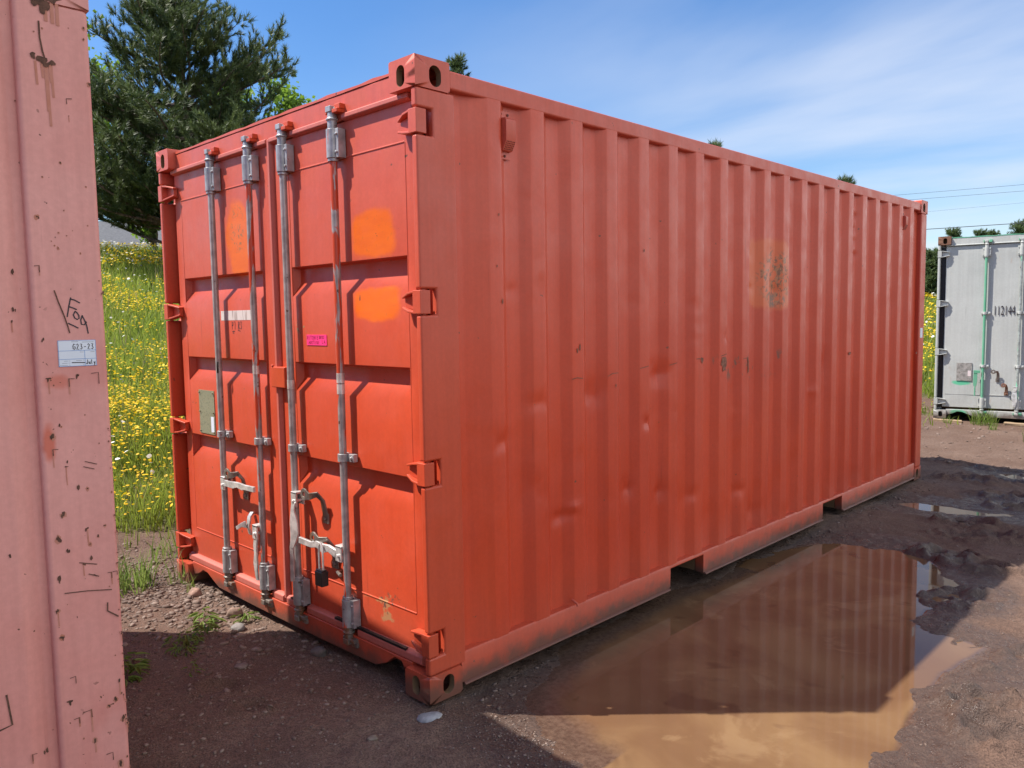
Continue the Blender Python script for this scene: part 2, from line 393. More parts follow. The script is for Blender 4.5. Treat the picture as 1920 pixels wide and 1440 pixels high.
def strokes(mb, o, u, v, lines, w, mi=0, off=0.0006):
    """pen strokes: flat ribbons on the plane o + u*a + v*b"""
    o, u, v = Vector(o), Vector(u), Vector(v); nrm = u.cross(v).normalized()
    for L in lines:
        L = [Vector((a, b, 0)) for a, b in L]; vs = []
        for i, p in enumerate(L):
            t = (L[min(i + 1, len(L) - 1)] - L[max(i - 1, 0)]).normalized(); q = Vector((-t.y, t.x, 0)) * w / 2
            if i in (0, len(L) - 1): p = p + t * (w * 0.3 if i else -w * 0.3)
            for sgn in (1, -1):
                r = p + q * sgn; vs.append(o + u * r.x + v * r.y + nrm * off)
        mb.add(vs, [(2 * i, 2 * i + 1, 2 * i + 3, 2 * i + 2) for i in range(len(L) - 1)], mi)
def flake(mb, o, u, v, a, b, ra, rb, mi=0, off=0.0006, seed=0, n=11):
    """ragged flat flake (a bare rust scab) on the plane"""
    rr = random.Random(seed); o, u, v = Vector(o), Vector(u), Vector(v); nrm = u.cross(v).normalized()
    vs = []
    for k in range(n):
        t = 2 * math.pi * k / n; q = rr.uniform(0.55, 1.15)
        vs.append(o + u * (a + ra * q * math.cos(t)) + v * (b + rb * q * math.sin(t)) + nrm * off)
    mb.add(vs, [tuple(range(n))], mi)

# stroke font for hand-written marks (unit square letters)
LET = {
 'A': [[(0,0),(.4,1),(.8,0)],[(.15,.4),(.65,.4)]], 'B': [[(0,0),(0,1),(.5,.95),(.6,.75),(.05,.52),(.65,.35),(.55,.05),(0,0)]],
 'C': [[(.7,.85),(.4,1),(.1,.75),(.1,.25),(.4,0),(.7,.15)]], 'E': [[(.65,1),(.05,1),(0,0),(.65,0)],[(0,.5),(.5,.52)]],
 'H': [[(0,1),(0,0)],[(.6,1),(.6,0)],[(0,.5),(.6,.5)]], 'I': [[(.2,1),(.2,0)]], 'N': [[(0,0),(0,1),(.6,0),(.6,1)]],
 'O': [[(.35,1),(.05,.7),(.05,.3),(.35,0),(.65,.3),(.65,.7),(.35,1)]], 'P': [[(0,0),(.05,1),(.55,.9),(.5,.5),(.03,.45)]],
 'R': [[(0,0),(.05,1),(.55,.9),(.5,.55),(.05,.5),(.6,0)]], 'S': [[(.6,.9),(.25,1),(.08,.75),(.55,.35),(.4,.02),(.05,.1)]],
 'T': [[(0,1),(.7,1)],[(.35,1),(.35,0)]], 'U': [[(0,1),(.05,.2),(.3,0),(.55,.2),(.6,1)]], 'G': [[(.65,.9),(.3,1),(.05,.6),(.1,.1),(.4,0),(.65,.15),(.65,.5),(.4,.5)]],
 'L': [[(0,1),(0,0),(.5,0)]], '2': [[(.05,.8),(.3,1),(.55,.75),(.05,0),(.65,.02)]], '3': [[(.05,.95),(.5,.95),(.25,.58),(.55,.3),(.35,.02),(.02,.1)]],
 '-': [[(.1,.45),(.5,.45)]], '7': [[(.05,.95),(.55,1),(.4,0)]], 'J': [[(.55,1),(.5,.15),(.25,0),(.02,.25)]],
 'u': [[(0,.55),(.1,.08),(.3,.03),(.5,.5)],[(.5,.55),(.52,0)]], 'l': [[(.1,1),(.1,.05),(.25,0)]], 'y': [[(.0,.5),(.2,.05)],[(.5,.55),(.2,-.35),(-.1,-.3)]],
 ' ': []}
def word(txt, a, b, h, wd, slant=0.0, drop=0.0):
    out = []
    for i, ch in enumerate(txt):
        for L in LET[ch]: out.append([(a + i * wd + p[0] * wd * 0.95 + p[1] * h * slant, b + p[1] * h - i * drop) for p in L])
    return out
def printed(txt, size, parent, name, mat, loc, rot, sx=1.0):
    c = bpy.data.curves.new(name, 'FONT'); c.body = txt; c.size = size; c.align_x = 'LEFT'; c.extrude = 0.0006
    t = bpy.data.objects.new(name, c); COL.objects.link(t)
    bpy.context.view_layer.update()
    me = bpy.data.meshes.new_from_object(t.evaluated_get(bpy.context.evaluated_depsgraph_get()))
    bpy.data.objects.remove(t)
    o = bpy.data.objects.new(name, me); COL.objects.link(o); me.materials.clear(); me.materials.append(mat)
    o.parent = parent; o.location = loc; o.rotation_euler = rot; o.scale = (sx, 1, 1)
    return o

# ------------------------------------------------------------------ terrain height
def sst(a, b, x):
    t = np.clip((x - a) / (b - a), 0, 1); return t * t * (3 - 2 * t)
def vn(x, y, seed=0):
    """lattice value noise, -1..1"""
    xi = np.floor(x).astype(np.int64); yi = np.floor(y).astype(np.int64); fx = x - xi; fy = y - yi
    def hsh(i, j):
        h = (i * 374761393 + j * 668265263 + seed * 974711) & 0x7fffffff
        h = ((h ^ (h >> 13)) * 1274126177) & 0x7fffffff
        return ((h ^ (h >> 16)) & 0xffff) / 32767.5 - 1
    u = fx * fx * (3 - 2 * fx); v = fy * fy * (3 - 2 * fy)
    a = hsh(xi, yi) * (1 - u) + hsh(xi + 1, yi) * u
    b = hsh(xi, yi + 1) * (1 - u) + hsh(xi + 1, yi + 1) * u
    return a * (1 - v) + b * v
def fbm(x, y, seed=0, o=4):
    s = 0; a = 1.0
    for k in range(o): s = s + a * vn(x * 2 ** k, y * 2 ** k, seed + k); a *= 0.5
    return s
MAIN = [(0.13,0.46),(-0.06,1.01),(-0.12,1.91),(-0.03,2.51),(-0.10,2.89),(0.18,3.58),(0.63,3.66),(0.80,3.57),(1.09,3.23),(1.20,2.85),(1.10,2.60),(1.12,2.35),(1.47,2.26),(1.40,1.83),(1.42,1.34),(1.50,0.87),(1.47,0.50),(0.95,0.10),(0.58,0.20),(0.29,0.30)]
PUD = [(MAIN, -0.05), ([(0.12,5.06),(0.30,4.96),(0.55,4.96),(0.95,5.14),(1.25,5.30),(1.2,5.45),(0.8,5.28),(0.45,5.26),(0.22,5.2)], -0.055), ([(0.40,7.02),(0.62,6.78),(0.80,6.82),(0.62,7.05)], -0.05), ([(0.7,5.55),(1.0,5.62),(1.3,5.75),(1.0,5.78)], -0.055)]
def polyd(poly, x, y):
    """signed distance, positive inside"""
    p = np.array(poly); q = np.roll(p, -1, 0); d2 = np.full(x.shape, 1e9); ins = np.zeros(x.shape, bool)
    for (ax, ay), (bx, by) in zip(p, q):
        ex, ey = bx - ax, by - ay; wx, wy = x - ax, y - ay
        t = np.clip((wx * ex + wy * ey) / (ex * ex + ey * ey), 0, 1)
        d2 = np.minimum(d2, (wx - ex * t) ** 2 + (wy - ey * t) ** 2)
        c = ((ay <= y) & (by > y)) | ((by <= y) & (ay > y))
        with np.errstate(divide='ignore', invalid='ignore'):
            xs_ = ax + (y - ay) / (by - ay) * ex
        ins ^= c & (x < xs_)
    return np.where(ins, 1, -1) * np.sqrt(d2)
# trodden mud: (x, y, angle, half length, half width, height)
PRINTS = [(0.92,4.41,0.5,0.30,0.13,.035),(0.90,3.72,0.3,0.22,0.12,.04),(1.12,3.60,0.2,0.20,0.11,.04),(1.22,2.92,0.8,0.24,0.14,.032),(1.62,1.60,0.4,0.16,0.12,.045),(1.74,1.37,0.2,0.17,0.12,.05),
          (0.35,6.37,0.2,0.28,0.12,.035),(0.75,5.96,0.5,0.24,0.12,.04),(-0.55,-0.50,0.7,0.10,0.06,.022),(-0.80,-0.50,0.7,0.12,0.07,.022),(1.38,2.25,1.2,0.07,0.05,.014),(0.55,6.6,0.1,0.3,0.1,.03),(1.25,4.6,0.6,0.22,0.12,.03),(0.25,7.2,0.1,0.5,0.08,.03),(2.1,0.6,0.5,0.18,0.1,.02),(1.75,2.6,1.2,0.5,0.07,.03),(1.95,2.9,1.2,0.45,0.07,.03),(1.0,5.6,0.6,0.35,0.10,.04),(0.75,4.75,0.4,0.22,0.10,.04),(1.62,3.4,1.0,0.22,0.10,.035)]
def xbase(y): return np.minimum(-3.55 + 0.19 * y, -1.45 + 0.0 * y)
def meadow_d(x, y): return (xbase(y) - x) * 0.98
def height(x, y, full=False):
    x = np.asarray(x, float); y = np.asarray(y, float)
    b = -0.010 - 0.035 * sst(0.05, 1.0, x) - 0.03 * sst(2, 6, y) * sst(0, 1, x)
    d = meadow_d(x, y)
    dd = (np.sqrt(d * d + 1.2) + d) / 2
    hc = 25 - (np.sqrt((25 - dd) ** 2 + 8) + (25 - dd)) / 2
    hill = 0.172 * np.maximum(hc, 0) * sst(-1.5, 0.8, d) - 1.2 * sst(25, 34, d) + 0.032 * np.clip(y - 12, 0, 90) * sst(0, 14, d)
    b = b + hill + sst(0.3, 4, d) * 0.10 * fbm(x * 0.35, y * 0.35, 11, 3)
    far = sst(9, 14, np.hypot(x, y))
    b = b + (1 - far) * (0.009 * fbm(x * 1.7, y * 1.7, 3, 3) + 0.006 * fbm(x * 9, y * 9, 21, 3) + 0.0050 * fbm(x * 26, y * 26, 23, 2) * sst(0.15, 0.75, vn(x * 2.3, y * 2.3, 29) * .5 + .5))
    wet = np.zeros_like(b)
    for poly, zw in PUD:
        pd = polyd(poly, x, y) + 0.065 * fbm(x * 4.5, y * 4.5, 31, 4)
        inside = zw - np.minimum(0.045, 0.10 * pd + 0.001) + 0.004 * fbm(x * 8, y * 8, 41, 3)
        outside = zw + 0.036 * np.abs(pd) + 0.0025 + 0.006 * fbm(x * 14, y * 14, 51, 3) * sst(0.0, 0.1, -pd)
        w = sst(0.05, 0.55, -pd)
        tgt = np.where(pd > 0, inside, outside)
        b = b * w + tgt * (1 - w)
        wet = np.maximum(wet, sst(-0.55, -0.02, pd))
    for (px, py, an, hl, hw, hh) in PRINTS:
        c, s_ = math.cos(an), math.sin(an)
        u = ((x - px) * c + (y - py) * s_) / hl; v = (-(x - px) * s_ + (y - py) * c) / hw
        r = np.sqrt(u * u + v * v) + 0.22 * fbm(x * 9, y * 9, 61, 3)
        rim = np.exp(-((r - 0.95) / 0.25) ** 2); core = sst(1.0, 0.45, r)
        b = b + 1.05 * hh * (rim * (0.75 + 0.6 * fbm(x * 13, y * 13, 71, 4)) - core * (0.30 + 0.6 * fbm(x * 16, y * 16, 81, 3)))
        if py > 0.5: wet = np.maximum(wet, 0.5 * sst(1.3, 0.7, r))
    if full: return b, wet, d
    return b
def h1(x, y): return float(height(np.array([x]), np.array([y]))[0])

def grow(a, f, lim):
    out = [a]; s = 0.12
    while abs(out[-1]) < lim: s *= f; out.append(out[-1] + math.copysign(s, lim if a >= 0 else -lim))
    return out[1:]
def neg(a, f, lim):
    out = [a]; s = 0.1
    while out[-1] > -lim: s *= f; out.append(out[-1] - s)
    return out[1:][::-1]
xs = np.array(neg(-4.0, 1.16, 420) + list(np.arange(-4.0, -2.6, 0.07)) + list(np.arange(-2.6, -0.2, 0.028)) + list(np.arange(-0.2, 2.0, 0.017)) + list(np.arange(2.0, 3.2, 0.06)) + grow(3.2, 1.16, 420))
ys = np.array(neg(-2.0, 1.2, 300) + list(np.arange(-2.0, -0.9, 0.045)) + list(np.arange(-0.9, 0.0, 0.02)) + list(np.arange(0, 4.8, 0.019)) + list(np.arange(4.8, 7.4, 0.03)) + list(np.arange(7.4, 13, 0.12)) + grow(13, 1.13, 420))
XX, YY = np.meshgrid(xs, ys)
HH, WW, DD = height(XX, YY, True)
ni, nj = XX.shape
idx = np.arange(ni * nj).reshape(ni, nj)
a, b_, c_, d_ = idx[:-1, :-1].ravel(), idx[:-1, 1:].ravel(), idx[1:, 1:].ravel(), idx[1:, :-1].ravel()
GF = np.concatenate([np.stack([a, b_, c_], 1), np.stack([a, c_, d_], 1)])
ms = sst(0.10, 0.95, DD + 0.55 * fbm(XX * 1.1, YY * 1.1, 91, 3))

g = G('yard_ground', 0.95, 0, 0.25)
n1 = g.noise(1.6, 6, 0.6); n2 = g.noise(38, 5, 0.7); n3 = g.noise(150, 3, 0.6)
dry = g.mix(g.step(n1, 0.32, 0.68), (0.165, 0.100, 0.072), (0.225, 0.150, 0.114))
dry = g.mix(g.step(n2, 0.35, 0.68), g.mix(0.5, dry, (0.10, 0.062, 0.048)), dry)
wetc = g.mix(g.step(n2, 0.3, 0.7), (0.064, 0.036, 0.025), (0.105, 0.063, 0.045))
wf = g.attr('wet')
wm = g.step(g.math('ADD', wf, g.math('MULTIPLY', g.math('SUBTRACT', g.noise(2.2, 5, 0.6), 0.5), 0.7)), 0.25, 0.75)
c = g.mix(wm, dry, wetc)
vo = g.voro(95); peb = g.step(vo.outputs['Distance'], 0.30, 0.16)
pc = g.mix(vo.outputs['Color'], (0.14, 0.10, 0.085), (0.30, 0.24, 0.20)) if False else g.mix(g.step(g.noise(60, 1), 0.4, 0.6), (0.15, 0.105, 0.09), (0.34, 0.28, 0.24))
c = g.mix(g.step(n3, 0.3, 0.62, 0.7, 0.0), c, (0.040, 0.026, 0.021))
c = g.mix(g.math('MULTIPLY', peb, g.step(g.noise(8, 3), 0.5, 0.62, 0, 0.55)), c, pc)
gc = g.mix(g.step(g.noise(2.5, 4), 0.3, 0.7), (0.060, 0.085, 0.018), (0.10, 0.115, 0.030))
c = g.mix(g.attr('meadow'), c, gc)
g.col(c)
g.rough(g.mix(wm, (0.95, 0.95, 0.95), g.mix(g.step(g.noise(20, 4), 0.45, 0.62), (0.62, 0.62, 0.62), (0.24, 0.24, 0.24))))
g.put(g.b.inputs['Specular IOR Level'], g.step(wm, 0, 1, 0.2, 0.5))
bb = g.bump(n2, 0.9, 0.016); bb = g.bump(n3, 0.9, 0.006, bb); bb = g.bump(peb, 0.35, 0.006, bb); g.nor(bb)
M['ground'] = g.m
ground = fast('ground', np.stack([XX, YY, HH], -1), GF, M['ground'], {'wet': WW, 'meadow': ms}, smooth=True)
tag(ground, kind='structure')

g = G('muddy_water', 0.02, 0, 0.5)
g.b.inputs['IOR'].default_value = 1.333
si = g.step(g.noise(1.9, 4, 0.5, dist=0.8), 0.36, 0.70)
mc = g.mix(si, (0.132, 0.073, 0.038), (0.188, 0.114, 0.057))
mc = g.mix(g.step(g.noise(2.6, 5, 0.6, dist=0.7, off=(7, 3, 0)), 0.56, 0.66, 0, 0.4), mc, (0.245, 0.160, 0.086))
mc = g.mix(g.step(g.noise(3.5, 3, 0.5, dist=0.4, off=(4, 1, 0)), 0.60, 0.70, 0, 0.6), mc, (0.075, 0.038, 0.022))
sh = g.math('ADD', g.attr('shallow'), g.math('MULTIPLY', g.math('SUBTRACT', g.noise(7, 5, 0.65), 0.5), 0.55))
sm = g.step(sh, 0.25, 0.85)
bed = g.mix(g.step(g.noise(45, 5, 0.7), 0.3, 0.7), (0.060, 0.036, 0.026), (0.110, 0.070, 0.050))
g.col(g.mix(sm, mc, bed))
g.rough(g.step(sh, 0.75, 1.15, 0.02, 0.30))
g.put(g.b.inputs['Specular IOR Level'], 0.5)
grit = g.math('MULTIPLY', g.noise(60, 4, 0.7), g.step(sh, 0.7, 1.1))
g.nor(g.bump(grit, 0.6, 0.01, g.bump(g.noise(6, 2), 0.006, 0.02)))
M['water'] = g.m
for poly, zw in PUD:
    p = np.array(poly); ux = np.arange(p[:, 0].min() - .3, p[:, 0].max() + .3, .025); uy = np.arange(p[:, 1].min() - .3, p[:, 1].max() + .3, .025)
    wx_, wy_ = np.meshgrid(ux, uy); pd = polyd(poly, wx_, wy_); n_, k_ = wx_.shape
    ii = np.arange(n_ * k_).reshape(n_, k_); a, b_, c_, d_ = (q.ravel() for q in (ii[:-1, :-1], ii[:-1, 1:], ii[1:, 1:], ii[1:, :-1]))
    F = np.concatenate([np.stack([a, b_, c_], 1), np.stack([a, c_, d_], 1)]); F = F[(pd.ravel()[F] > -.22).all(1)]
    used = np.unique(F); mp_ = np.full(n_ * k_, -1); mp_[used] = np.arange(len(used))
    V = np.stack([wx_.ravel(), wy_.ravel(), np.full(n_ * k_, zw)], -1)[used]
    big = poly is MAIN
    marg = np.where((wx_ < 0.75) & (wy_ < 2.6) if big else False, .34, .07 if big else .04)
    tag(fast('puddle', V, mp_[F], M['water'], {'shallow': (1 - sst(0, 1, (pd + .02) / marg)).ravel()[used]}), kind='structure')

# ------------------------------------------------------------------ container parts (local frame: door end y = 0, body towards +y, x from -W to 0)
CW, CD, CH = 0.162, 0.178, 0.118          # corner casting
def casting(par, W, L, H, sx, ey, top, mat, name='corner_casting'):
    """sx 0 = x near 0, 1 = x near -W ; ey 0 = door end, 1 = far end"""
    m = MB()
    X = (lambda a: -a) if sx == 0 else (lambda a: -W + a)
    Y = (lambda a: a) if ey == 0 else (lambda a: L - a)
    z0 = H - CH if top else 0.0; z1 = z0 + CH
    ux = Vector((-1, 0, 0)) if sx == 0 else Vector((1, 0, 0)); uy = Vector((0, 1, 0)) if ey == 0 else Vector((0, -1, 0))
    o = Vector((X(0), Y(0), z0)); Z = Vector((0, 0, 1))
    hz = 0.052 if top else 0.060
    m.holed(o, ux, Z, CW, CH, (0.089, hz), (0.0255, 0.041), uy, 0.030, 0, 1)
    m.holed(o, uy, Z, CD, CH, (0.102, hz), (0.031, 0.041), ux, 0.030, 0, 1)
    c = [X(0), X(CW)]; d = [Y(0), Y(CD)]
    m.add([(c[0], d[1], z0), (c[1], d[1], z0), (c[1], d[1], z1), (c[0], d[1], z1)], [(0, 1, 2, 3)])
    m.add([(c[1], d[0], z0), (c[1], d[1], z0), (c[1], d[1], z1), (c[1], d[0], z1)], [(0, 1, 2, 3)])
    for z in (z0, z1): m.add([(c[0], d[0], z), (c[1], d[0], z), (c[1], d[1], z), (c[0], d[1], z)], [(0, 1, 2, 3)])
    ob = m.build(name, [mat, M['dark_in']], par, bevel=0.009, seg=3)
    me = ob.data; lo = (min(c), min(d), z0); hi = (max(c), max(d), z1)
    wt_ = me.attributes.new('bevel_weight_edge', 'FLOAT', 'EDGE')
    ext = [sum(1 for k in range(3) if abs(v.co[k] - lo[k]) < 1e-5 or abs(v.co[k] - hi[k]) < 1e-5) for v in me.vertices]
    for e in me.edges: wt_.data[e.index].value = 1.0 if all(ext[v] >= 2 for v in e.vertices) else 0.0
    ob.modifiers['bevel'].limit_method = 'WEIGHT'; ob.modifiers['bevel'].harden_normals = False
    wnm = ob.modifiers.new('weighted', 'WEIGHTED_NORMAL'); wnm.keep_sharp = True; wnm.weight = 100
    return ob

HZ = (2.345, 1.645, 0.955, 0.245)
def front_post(par, W, H, sx, mat, slots=True):
    m = MB(); X = (lambda a: -a) if sx == 0 else (lambda a: -W + a)
    z0, z1 = CH, H - CH
    P = [(0.205, z0), (0.004, z0)]
    for h in (sorted(HZ) if slots else []): P += [(0.004, h - 0.052), (0.088, h - 0.052), (0.088, h + 0.052), (0.004, h + 0.052)]
    P += [(0.004, z1), (0.205, z1)]
    m.prism(P, 0, X(0.003), X(0.036))
    m.box(X(0.036), X(0.085), 0.112, 0.20, z0, z1)
    return m.build('corner_post', mat, par, bevel=0.010, seg=3, weld=True)
def rear_post(par, W, L, H, sx, mat, wd=0.15):
    m = MB(); X = (lambda a: -a) if sx == 0 else (lambda a: -W + a)
    m.box(X(0.003), X(0.10), L - wd, L - 0.004, CH, H - CH)
    return m.build('corner_post', mat, par, bevel=0.012, seg=3)
def hinge(par, W, sx, z, mat):
    m = MB(); X = (lambda a: -a) if sx == 0 else (lambda a: -W + a)
    m.box(X(0.0), X(0.050), 0.000, 0.052, z - 0.047, z + 0.047)           # knuckle round the pin, flush with the post
    pts = [(X(0.050), z - 0.030), (X(0.050), z + 0.030), (X(0.085), z + 0.030), (X(0.140), z + 0.020), (X(0.140), z - 0.020), (X(0.085), z - 0.030)]
    m.prism([(p[0], p[1]) for p in pts], 1, 0.034, 0.058)
    for s in (-1, 1):                                                      # the two raised flanges of the blade
        m.bar([(X(0.040), 0.022, z + s * 0.042), (X(0.088), 0.026, z + s * 0.036), (X(0.146), 0.046, z + s * 0.022)], 0.040, 0.010, (0, 1, 0))
    m.tube([(X(0.026), 0.034, z - 0.056), (X(0.026), 0.034, z + 0.056)], 0.011, 10)
    return m.build('hinge', mat, par, bevel=0.003)
def corr_profile(y0, y1, first, pitch, n, dep, out=0.006, lead=None):
    """(y, inset) of a corrugated wall: outer flat .07 ends at first + k*pitch"""
    P = [(y0, dep + out)]
    for k in range(n):
        e = first + k * pitch
        s0 = e - 0.0876 if (k or not lead) else e - 0.078
        P += [(s0 - (0.050 if (k or not lead) else lead), dep + out), (s0, out), (e, out), (e + 0.050, dep + out)]
    P.append((y1, dep + out)); return P
def rounded(P, r=0.0045):
    Q = [P[0]]
    for i in range(1, len(P) - 1):
        a, b, c = (Vector((*P[j], 0)) for j in (i - 1, i, i + 1))
        d0 = (a - b); d1 = (c - b); t0 = min(r, d0.length * 0.4); t1 = min(r, d1.length * 0.4)
        p = b + d0.normalized() * t0; q = b + d1.normalized() * t1; mid = (p + q) * 0.25 + b * 0.5
        Q += [tuple(p)[:2], tuple(mid)[:2], tuple(q)[:2]]
    Q.append(P[-1]); return Q
def wall(par, prof, z0, z1, nz, place, mat, dents=(), name='side_panel', wave=0.0012, seed=0):
    """corrugated sheet; place(y, inset, z) -> point"""
    Q = rounded(prof); y = []; d = []
    for (a, b), (c, e) in zip(Q[:-1], Q[1:]):
        k = max(1, int(abs(c - a) / 0.02))
        for i in range(k): y.append(a + (c - a) * i / k); d.append(b + (e - b) * i / k)
    y.append(Q[-1][0]); d.append(Q[-1][1])
    y = np.array(y); d = np.array(d); z = np.linspace(z0, z1, nz)
    Yg, Zg = np.meshgrid(y, z); Dg = np.repeat(d[None], nz, 0).copy()
    fade = sst(z0, z0 + 0.06, Zg) * sst(z1, z1 - 0.06, Zg)
    Dg += fade * wave * fbm(Yg * 2.6, Zg * 2.2, 101 + seed, 4)
    for (dy, dz, sy, sz, am) in dents:
        q = ((Yg - dy) / (sy * .72)) ** 2 + ((Zg - dz) / (sz * .72)) ** 2 * (1 + .5 * vn(Yg * 25, Zg * 25, 5))
        Dg += fade * am * .62 * np.exp(-q ** .8) * (1 + 0.5 * fbm(Yg * 14, Zg * 14, 7, 2))
    V = place(Yg, Dg, Zg); n, k = Yg.shape
    ii = np.arange(n * k).reshape(n, k)
    a, b, c, e = ii[:-1, :-1].ravel(), ii[:-1, 1:].ravel(), ii[1:, 1:].ravel(), ii[1:, :-1].ravel()
    F = np.concatenate([np.stack([a, b, c], 1), np.stack([a, c, e], 1)])
    return fast(name, V, F, mat, None, par, smooth=True)

def shell(par, W, L, H, mats, sides, doors=True, lead=0.125, pockets=((1.775, 2.13), (3.84, 4.2)), rear_wd=0.15, postw=0.20, roof_mat=None, lip=True):
    """frame, walls, floor and roof; sides = {0: (profile, dents), 1: ...} ; returns nothing"""
    m0 = mats['frame']
    for sx in (0, 1):
        for ey in (0, 1):
            for top in (0, 1): casting(par, W, L, H, sx, ey, top, mats.get(('casting', sx, ey, top), m0))
        if doors: front_post(par, W, H, sx, m0)
        else:
            m = MB(); X = (lambda a: -a) if sx == 0 else (lambda a: -W + a)
            m.box(X(0.002), X(0.11), 0.003, postw, CH - 0.002, H - CH + 0.002)
            m.build('corner_post', mats.get('post', m0), par, bevel=0.014, seg=3)
        rear_post(par, W, L, H, sx, m0, rear_wd)
        X = (lambda a: -a) if sx == 0 else (lambda a: -W + a)
        # top rail: a square tube just below the casting tops
        m = MB(); m.box(X(0.005), X(0.065), CD, L - CD, H - 0.100, H - 0.026); m.build('top_rail', m0, par, bevel=0.010, seg=3)
        # bottom rail: channel with fork pockets, top shelf and a bent lower lip
        m = MB(); ed = [CD] + [v for p in pockets for v in p] + [L - CD]
        for i in range(0, len(ed), 2):
            m.prism([(X(0.004), 0.036), (X(0.004), 0.158), (X(0.010), 0.1665), (X(0.062), 0.171), (X(0.062), 0.036)], 1, ed[i], ed[i + 1])
            if lip: m.prism([(X(-0.008), 0.024), (X(-0.009), 0.030), (X(0.006), 0.0385), (X(0.05), 0.0355), (X(0.05), 0.029)], 1, ed[i] + 0.012, ed[i + 1] - 0.012)
        for (a, b) in pockets:
            m.prism([(X(0.004), 0.146), (X(0.004), 0.158), (X(0.010), 0.1665), (X(0.062), 0.171), (X(0.062), 0.146)], 1, a, b)
        m.build('bottom_rail', mats.get('rail', m0), par, bevel=0.004)
        prof, dents = sides[sx]
        wall(par, prof, 0.164, H - 0.094, 150 if dents else 20, (lambda Y, D, Z: np.stack([-D, Y, Z], -1)) if sx == 0 else (lambda Y, D, Z: np.stack([-W + D, Y, Z], -1)), mats['side'] if sx == 0 else mats.get('side1', m0), dents, seed=sx)
    # roof sheet with shallow ribs
    m = MB(); yy = CD + 0.02; rib = []
    while yy < L - CD - 0.2: rib += [(yy, 0), (yy + 0.03, 0.012), (yy + 0.10, 0.012), (yy + 0.13, 0)]; yy += 0.21
    rib = [(0.10, 0)] + rib + [(L - 0.10, 0)]
    vs = []
    for (a, h) in rib: vs += [(-W + 0.06, a, H - 0.045 + h), (-0.06, a, H - 0.045 + h)]
    m.add(vs, [(2 * i, 2 * i + 1, 2 * i + 3, 2 * i + 2) for i in range(len(rib) - 1)])
    m.build('roof', roof_mat or m0, par, smooth=False)
    m = MB(); m.box(-W + 0.062, -0.062, 0.12, L - 0.12, 0.148, 0.168)
    for k in range(int(L / 0.3)):
        y = 0.45 + k * 0.3
        if y < L - 0.3 and not any(a - 0.06 < y < b + 0.06 for a, b in pockets): m.box(-W + 0.064, -0.064, y, y + 0.045, 0.045, 0.148)
    for a, b in pockets: m.box(-W + 0.064, -0.064, a - 0.012, a, 0.04, 0.146); m.box(-W + 0.064, -0.064, b, b + 0.012, 0.04, 0.146)
    m.build('underframe', M['dark_in'], par, smooth=False)
    # far end: header, sill and a corrugated end wall
    def end(y_out, sgn, bars):
        m = MB(); m.box(-W + CW, -CW, y_out + sgn * 0.005, y_out + sgn * 0.06, H - 0.10, H - 0.03); m.build('end_header', m0, par, bevel=0.006)
        m = MB(); m.box(-W + CW, -CW, y_out + sgn * 0.005, y_out + sgn * 0.06, 0.04, 0.165); m.build('end_sill', m0, par, bevel=0.006)
        pr = corr_profile(0.09, W - 0.09, 0.36, 0.275, int((W - 0.45) / 0.275), 0.036)
        wall(par, pr, 0.16, H - 0.095, 12, lambda Y, D, Z: np.stack([-Y, y_out + sgn * D, Z], -1), m0, name='end_panel')
    end(L, -1, True)
    if not doors: end(0, 1, True)

